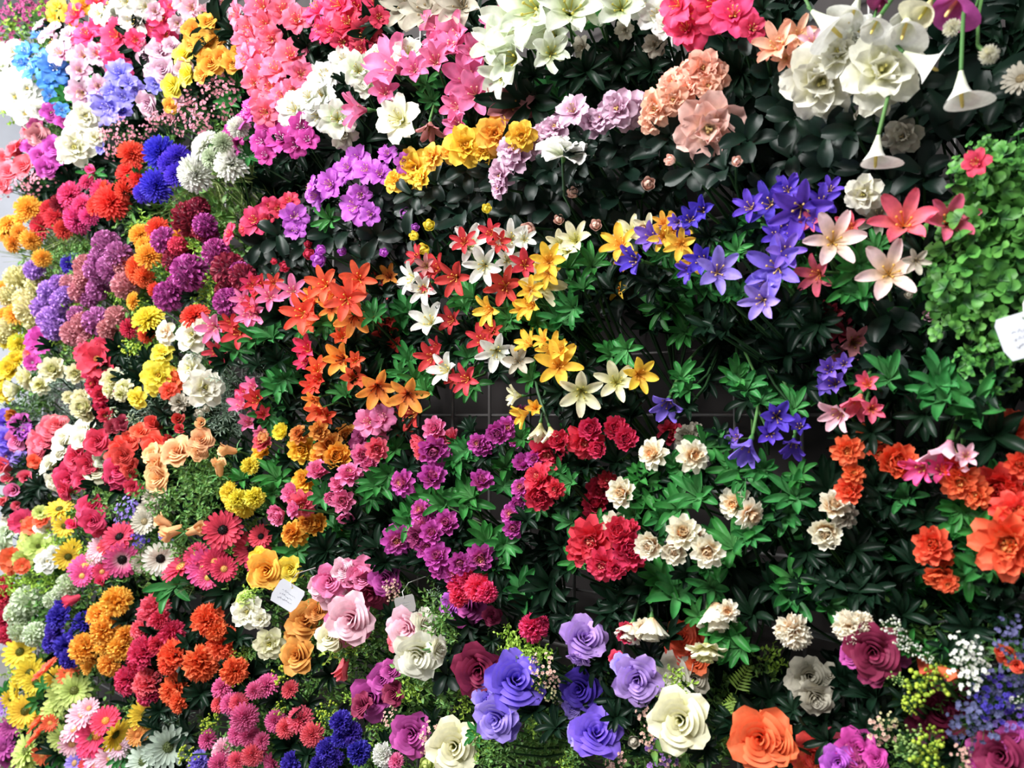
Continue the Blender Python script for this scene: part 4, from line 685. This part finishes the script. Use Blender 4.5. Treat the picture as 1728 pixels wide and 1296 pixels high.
bunch(RO, 'grey-white shaded rose left of the burgundy rose', 'rose', 'greyw', 'D', .22, '1366,1140,70 1375,1175,66,280,30 1350,1150,56 1400,1140,44', '1310,1110,60:L 1300,1180,80:D 1320,1210,80:D 1290,1130,70:S')
bunch(RO, 'burgundy rose with pink outer petals at the lower right', 'rose', 'burg', 'D', .28, '1474,1098,96,260,15 1438,1105,44:orcb 1510,1100,56:orcb 1475,1130,60:burg', '1520,1040,90:D 1420,1150,90:D 1440,1160,80:D 1480,1180,100:D')
bunch('lily_of_the_valley_bunch', 'arching sprig of tiny white bells over the orange bloom at lower right', 'berries', 'white', 'S', .31, '1505,1055,34 1518,1075,32 1540,1095,28 1525,1085,26 1565,1110,24', '1540,1090,60:W 1600,1120,50:W 1570,1100,50:W', base=(1680, 1170))
bunch(FI, 'clusters of tiny white blossoms above the blue-grey sprays', 'spray', 'white', 'S', .31, '1627,1092,52 1634,1142,60 1620,1110,34 1650,1125,40 1712,1185,24', '1650,1110,50:N 1600,1100,70:D')
bunch(RO, 'orange-red flower beneath the sprig of white bells', 'rosebud', 'orange', 'D', .29, '1558,1118,64,300,50:ored 1590,1130,50,330,60 1700,1105,60:orange 1715,1120,40 1685,1095,36', '1530,1130,70:D 1640,1060,90:D 1680,1040,100:D')
bunch(FI, 'lime yellow berry cluster at the lower right', 'berries', 'limeb', 'S', .31, '1562,1152,70 1545,1172,50 1580,1140,44 1538,1190,30 1512,1146,26:greenb', '1530,1190,60:D')
bunch(FI, 'lime yellow berry cluster on the bottom edge at the right', 'berries', 'limeb', 'S', .31, '1562,1275,66 1540,1240,44:greenb 1575,1245,44 1530,1262,40:greenb 1570,1290,50', '1520,1280,60:S 1500,1290,60:D')
bunch(RO, 'dim plum roses deep behind the lime berries', 'rose', 'burg', 'D', .22, '1585,1200,100:burg 1610,1180,70:burg 1560,1220,60:burg 1560,1235,44:orcb', '1500,1200,90:D 1640,1240,80:D 1480,1230,80:D')
bunch(RO, 'magenta and purple blooms with pale buds on the bottom edge at right', 'rose', 'orcb', 'D', .3, '1446,1265,72,60,20:magL 1415,1285,60:orch 1440,1285,56:dmag 1478,1280,44:magL 1484,1232,50:bufb/spray 1480,1292,34:creamb/spray 1498,1215,32:creamb/spray', '1460,1230,60:D 1400,1250,80:D')
bunch(RO, 'plum and magenta rose in the bottom right corner', 'rose', 'burg', 'D', .29, '1690,1275,88,200,15:burg 1660,1262,50:orcb 1710,1245,56:orcb 1665,1290,60:magL 1630,1278,44:bufb/spray 1650,1285,34:bufb/spray', '1700,1230,60:D 1610,1260,80:D')
bunch('lavender_bunch', 'blue-grey and violet lavender sprays at the lower right', 'spray', 'greylav', 'N', .29, '1660,1215,76 1640,1235,70 1625,1215,56 1700,1150,70 1690,1170,70:indigo 1670,1160,60 1705,1205,64:violet 1720,1170,60 1690,1225,60:lilac 1715,1085,60 1680,1185,60:indigo 1705,1060,50 1655,1190,50 1720,1130,50', '1690,1030,90:D 1700,1010,80:N', fill=1.5)

# ------------------------------------------------ leafy filler added behind the bunches; its dark whorls carry painted shade for the gaps
def greens(label, p, kind, spots, name='greenery_bunch'):
    bunch(name, label, '', 'white', kind, p, '', spots, group='leafy bunches without flowers')
def grid_spots(x0, y0, x1, y1, n, s, kinds, seed):
    r = random.Random(seed); out = []
    for i in range(n):
        out.append('%d,%d,%d:%s' % (r.uniform(x0, x1), r.uniform(y0, y1), s*r.uniform(.8, 1.2), r.choice(kinds)))
    return ' '.join(out)
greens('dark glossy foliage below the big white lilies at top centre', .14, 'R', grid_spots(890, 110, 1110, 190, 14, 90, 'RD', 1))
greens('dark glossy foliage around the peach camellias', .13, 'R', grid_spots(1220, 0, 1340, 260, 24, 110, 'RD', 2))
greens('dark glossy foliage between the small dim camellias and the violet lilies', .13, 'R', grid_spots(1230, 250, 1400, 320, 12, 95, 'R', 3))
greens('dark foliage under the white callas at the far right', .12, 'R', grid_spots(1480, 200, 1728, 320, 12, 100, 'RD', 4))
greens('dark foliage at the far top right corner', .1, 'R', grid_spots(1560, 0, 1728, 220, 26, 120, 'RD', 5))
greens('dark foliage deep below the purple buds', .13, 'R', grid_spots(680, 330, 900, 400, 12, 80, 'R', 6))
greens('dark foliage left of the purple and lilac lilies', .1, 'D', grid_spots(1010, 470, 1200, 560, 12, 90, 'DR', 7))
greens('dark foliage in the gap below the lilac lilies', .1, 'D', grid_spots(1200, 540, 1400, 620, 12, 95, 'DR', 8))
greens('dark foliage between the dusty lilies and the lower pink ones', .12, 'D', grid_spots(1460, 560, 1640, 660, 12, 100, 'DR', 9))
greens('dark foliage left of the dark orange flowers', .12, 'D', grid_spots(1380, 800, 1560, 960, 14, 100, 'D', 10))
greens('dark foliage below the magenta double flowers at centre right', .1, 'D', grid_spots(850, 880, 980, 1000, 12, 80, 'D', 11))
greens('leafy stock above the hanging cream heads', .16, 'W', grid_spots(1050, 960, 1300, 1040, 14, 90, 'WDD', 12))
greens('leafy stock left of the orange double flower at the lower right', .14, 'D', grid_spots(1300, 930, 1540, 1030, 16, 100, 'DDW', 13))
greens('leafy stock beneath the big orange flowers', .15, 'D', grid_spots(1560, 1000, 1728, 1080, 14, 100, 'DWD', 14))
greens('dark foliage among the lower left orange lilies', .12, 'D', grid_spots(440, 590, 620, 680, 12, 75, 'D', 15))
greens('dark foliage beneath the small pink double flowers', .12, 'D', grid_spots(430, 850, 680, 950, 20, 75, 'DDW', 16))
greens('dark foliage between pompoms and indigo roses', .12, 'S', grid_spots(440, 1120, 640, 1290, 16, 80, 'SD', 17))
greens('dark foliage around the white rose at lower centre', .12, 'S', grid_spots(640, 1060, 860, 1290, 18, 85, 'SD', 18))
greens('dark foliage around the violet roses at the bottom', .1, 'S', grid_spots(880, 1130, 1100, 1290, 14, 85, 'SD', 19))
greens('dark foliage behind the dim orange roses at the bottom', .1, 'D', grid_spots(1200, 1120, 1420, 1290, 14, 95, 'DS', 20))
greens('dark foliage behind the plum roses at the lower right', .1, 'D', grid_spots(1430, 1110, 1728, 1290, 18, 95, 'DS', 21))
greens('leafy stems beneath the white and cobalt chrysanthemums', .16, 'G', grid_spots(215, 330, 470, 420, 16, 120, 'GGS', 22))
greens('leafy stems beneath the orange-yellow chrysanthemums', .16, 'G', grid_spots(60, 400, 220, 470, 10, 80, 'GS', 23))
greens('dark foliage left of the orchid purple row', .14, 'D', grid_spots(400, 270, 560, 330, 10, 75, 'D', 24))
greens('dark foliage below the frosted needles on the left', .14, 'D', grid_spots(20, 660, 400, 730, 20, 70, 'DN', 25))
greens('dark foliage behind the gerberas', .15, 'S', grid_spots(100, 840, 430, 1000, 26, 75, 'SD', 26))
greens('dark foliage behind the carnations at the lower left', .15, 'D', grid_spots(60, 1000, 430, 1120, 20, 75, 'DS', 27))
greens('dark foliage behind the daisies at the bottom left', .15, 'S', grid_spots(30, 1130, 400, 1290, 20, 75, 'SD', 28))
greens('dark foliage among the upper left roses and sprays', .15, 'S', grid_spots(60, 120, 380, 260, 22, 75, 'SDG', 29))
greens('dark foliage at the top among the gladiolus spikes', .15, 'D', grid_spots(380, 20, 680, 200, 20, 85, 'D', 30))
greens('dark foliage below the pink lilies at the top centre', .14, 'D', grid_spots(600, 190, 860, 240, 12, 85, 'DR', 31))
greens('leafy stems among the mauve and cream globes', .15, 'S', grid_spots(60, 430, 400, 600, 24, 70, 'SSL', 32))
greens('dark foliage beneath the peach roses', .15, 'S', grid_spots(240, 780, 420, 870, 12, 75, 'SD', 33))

# ------------------------------------------------------------------ price tags
def tag_card(label, px, size, roll, p, tone):
    w, t = at(px[0], px[1], p); s = size*t/F
    r = bpy.data.objects.new('price_tag', None); COL.objects.link(r); r.location = w
    r['label'] = label; r['category'] = 'price tag'; r['group'] = 'white price tags'
    d = ((CAM-w).normalized()+WN*.25).normalized()
    M = rot_to(d); yv = (M.inverted() @ up.to_4d()).to_3d(); base = math.atan2(yv.y, yv.x)-PI/2
    M = M @ Matrix.Rotation(base+roll, 4, 'Z')
    a, b = s*.5, s*.42; mb = MB()
    # card with a punched hole: ring of quads around the hole, slightly bowed, 0.4 mm thick
    n = 24; hc = (0, b*.72); pts = []
    for z in (0, .0004):
        for ring in (0, 1):
            for k in range(n):
                an = 2*PI*k/n; c, q = math.cos(an), math.sin(an)
                if ring == 0: x, y = hc[0]+s*.03*c, hc[1]+s*.03*q
                else:
                    m = 1e9
                    if c > 1e-6: m = min(m, (a-hc[0])/c)
                    if c < -1e-6: m = min(m, (-a-hc[0])/c)
                    if q > 1e-6: m = min(m, (b-hc[1])/q)
                    if q < -1e-6: m = min(m, (-b-hc[1])/q)
                    x, y = hc[0]+m*c, hc[1]+m*q
                pts.append((x, y, z+.10*x*x/s-.0))
    mb.v = pts; mb.t = [1]*len(pts)
    for k in range(n):
        j = (k+1) % n
        mb.f += [(2*n+k, 3*n+k, 3*n+j, 2*n+j), (k, j, n+j, n+k), (n+k, n+j, 3*n+j, 3*n+k), (k, 2*n+k, 2*n+j, j)]
    # square the card off at its corners
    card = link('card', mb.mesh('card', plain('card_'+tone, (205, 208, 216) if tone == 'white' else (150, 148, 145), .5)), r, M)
    for f in card.data.polygons: f.use_smooth = False
    ink = MB(); rr = random.Random(5)
    for row in range(3):
        x = -a*.55
        while x < a*.5:
            l_ = rr.uniform(.03, .08)*s; y = b*(.2-.32*row)
            ink.tube([(x, y, .10*x*x/s+.0006), (x+l_*.5, y+rr.uniform(-.04, .05)*s, .10*x*x/s+.0006), (x+l_, y+rr.uniform(-.02, .02)*s, .10*x*x/s+.0006)], s*.008, 3); x += l_+rr.uniform(.01, .04)*s
    link('handwriting', ink.mesh('handwriting', plain('faint_ink', (150, 155, 170), .7)), r, M)
    lp = MB(); m3 = M.to_3x3(); h0 = m3 @ Vector((0, hc[1], 0))
    lp.tube([tuple(h0), tuple(h0+up*.012+WN*.004), tuple(h0+up*.025-WN*.01), tuple(h0+up*.03-WN*.05)], .0008, 4)
    link('string', lp.mesh('string', plain('string_white', (220, 220, 215), .8)), r)
tag_card('white price tag with faint handwriting hanging under the yellow and orange roses', (485, 1005), 48, -.55, .34, 'white')
tag_card('small grey price tag between the pink roses at the lower centre', (684, 1020), 34, .25, .26, 'grey')
tag_card('large pale price tag cut by the right edge beside the ivy', (1738, 562), 90, .3, .31, 'white')

# ------------------------------------------------------------------ the wire grid display panel and the room
def box_mb(mb, x0, x1, y0, y1, z0, z1):
    b = len(mb.v); mb.v += [(x, y, z) for x in (x0, x1) for y in (y0, y1) for z in (z0, z1)]; mb.t += [.5]*8
    mb.f += [tuple(b+i for i in f) for f in ((0, 1, 3, 2), (4, 6, 7, 5), (0, 4, 5, 1), (2, 3, 7, 6), (0, 2, 6, 4), (1, 5, 7, 3))]
XL, XR, ZT = -3.75, 1.35, 3.6
grid = bpy.data.objects.new('wire_grid_panel', None); COL.objects.link(grid); grid.location = (0, 0, 0)
grid['label'] = 'grey wire grid panel behind all the bunches, bare in a small patch at the centre'; grid['category'] = 'wire grid'
gm = plain('grid_wire', (120, 118, 118), .4, .3)
ref, _ = at(764, 701, 0); ref2, _ = at(826, 701, 0); step = ref2.x-ref.x
print('GRID STEP', step, ref)
def solid_mb(mb, name, mat, parent):
    o = link(name, mb.mesh(name, mat), parent)
    for f in o.data.polygons: f.use_smooth = False
    return o
mb = MB(); x = ref.x
while x-step > XL: x -= step
while x < XR:
    mb.tube([(x, 0, .06), (x, 0, ZT)], .0032, 6); x += step
link('vertical_wires', mb.mesh('vertical_wires', gm), grid)
mb = MB(); z = ref.z
while z-step > .06: z -= step
while z < ZT:
    mb.tube([(XL, .006, z), (XR, .006, z)], .0032, 6); z += step
link('horizontal_wires', mb.mesh('horizontal_wires', gm), grid)
mb = MB()
for fx in (XL, XR): box_mb(mb, fx-.015, fx+.015, -.012, .018, .0, ZT+.02)
box_mb(mb, XL, XR, -.012, .018, ZT-.01, ZT+.02); box_mb(mb, XL, XR, -.012, .018, .03, .06)
solid_mb(mb, 'frame', gm, grid)
# sloping support rods seen at the lower right
def rod(label, a, b, pa, pb):
    A, _ = at(a[0], a[1], pa); B, _ = at(b[0], b[1], pb); m_ = MB(); A_ = A.copy(); m_.tube([(0, 0, 0), tuple((B-A)*.5), tuple(B-A)], .004, 8)
    m_.tube([tuple((B-A)*.995), tuple((B-A))], .0062, 8)
    o = link('hanging_rod', m_.mesh('hanging_rod', plain('rod_steel', (150, 155, 160), .35, .5)), None); o.location = A
    o['label'] = label; o['category'] = 'rod'; o['group'] = 'display rods'
rod('pale metal rod showing between two round cream flowers at the lower right', (1355, 1066), (1425, 1084), .02, .04)
rod('thin grey rod standing below the burgundy rose at the lower right', (1490, 1150), (1478, 1215), .08, .1)

def struct(name, dims, mat):
    m_ = MB(); x0, x1, y0, y1, z0, z1 = dims; box_mb(m_, x0, x1, y0, y1, z0, z1); o = solid_mb(m_, name, mat, None); o['kind'] = 'structure'; return o
struct('wall_back', (XL-.02, 3.5, .05, .17, 0, 4.2), plain('dark_board', (48, 43, 43), .8))
struct('wall_left', (-6.2, -6.08, -5, 3, 0, 4.2), plain('pale_paint', (225, 228, 236), .8))
struct('wall_far', (-6.08, XL-.03, 1.6, 1.72, 0, 4.2), plain('pale_paint', (225, 228, 236), .8))
struct('floor', (-6.2, 3.5, -5, 3, -.1, 0), plain('floor_tile', (150, 146, 140), .5))

# ------------------------------------------------------------------ light: shop ceiling strips and an added fill light for the left end
def area(name, loc, target, sx, sy, power, col=(1, 1, 1)):
    l = bpy.data.lights.new(name, 'AREA'); l.shape = 'RECTANGLE'; l.size = sx; l.size_y = sy; l.energy = power; l.color = col
    o = bpy.data.objects.new(name, l); COL.objects.link(o); o.location = loc
    o.rotation_euler = (Vector(target)-Vector(loc)).to_track_quat('-Z', 'Y').to_euler()
area('ceiling_strip', (-.7, -2.3, 3.3), (-.7, -.1, 1.35), 2.2, .3, 90, (1, .99, .97))
area('ceiling_strip_far', (-3.0, -1.9, 3.4), (-2.8, -.1, 1.6), 2.2, .4, 120, (1, .99, .98))
area('left_fill_light', (-5.7, -2.4, 2.2), (-2.8, -.1, 1.7), 2.0, 2.6, 90, (.92, .96, 1))  # unseen light added to brighten the left side
w = bpy.data.worlds.new('world'); bpy.context.scene.world = w; w.use_nodes = True
w.node_tree.nodes['Background'].inputs[0].default_value = (.9, .95, 1, 1); w.node_tree.nodes['Background'].inputs[1].default_value = .16
sc = bpy.context.scene
sc.view_settings.view_transform = 'Standard'; sc.view_settings.look = 'None'; sc.view_settings.exposure = .5; sc.view_settings.gamma = 1
print('OBJECTS', len(bpy.data.objects), 'BUNCHES', NB, 'labels unique', len({o['label'] for o in bpy.data.objects if 'label' in o}))
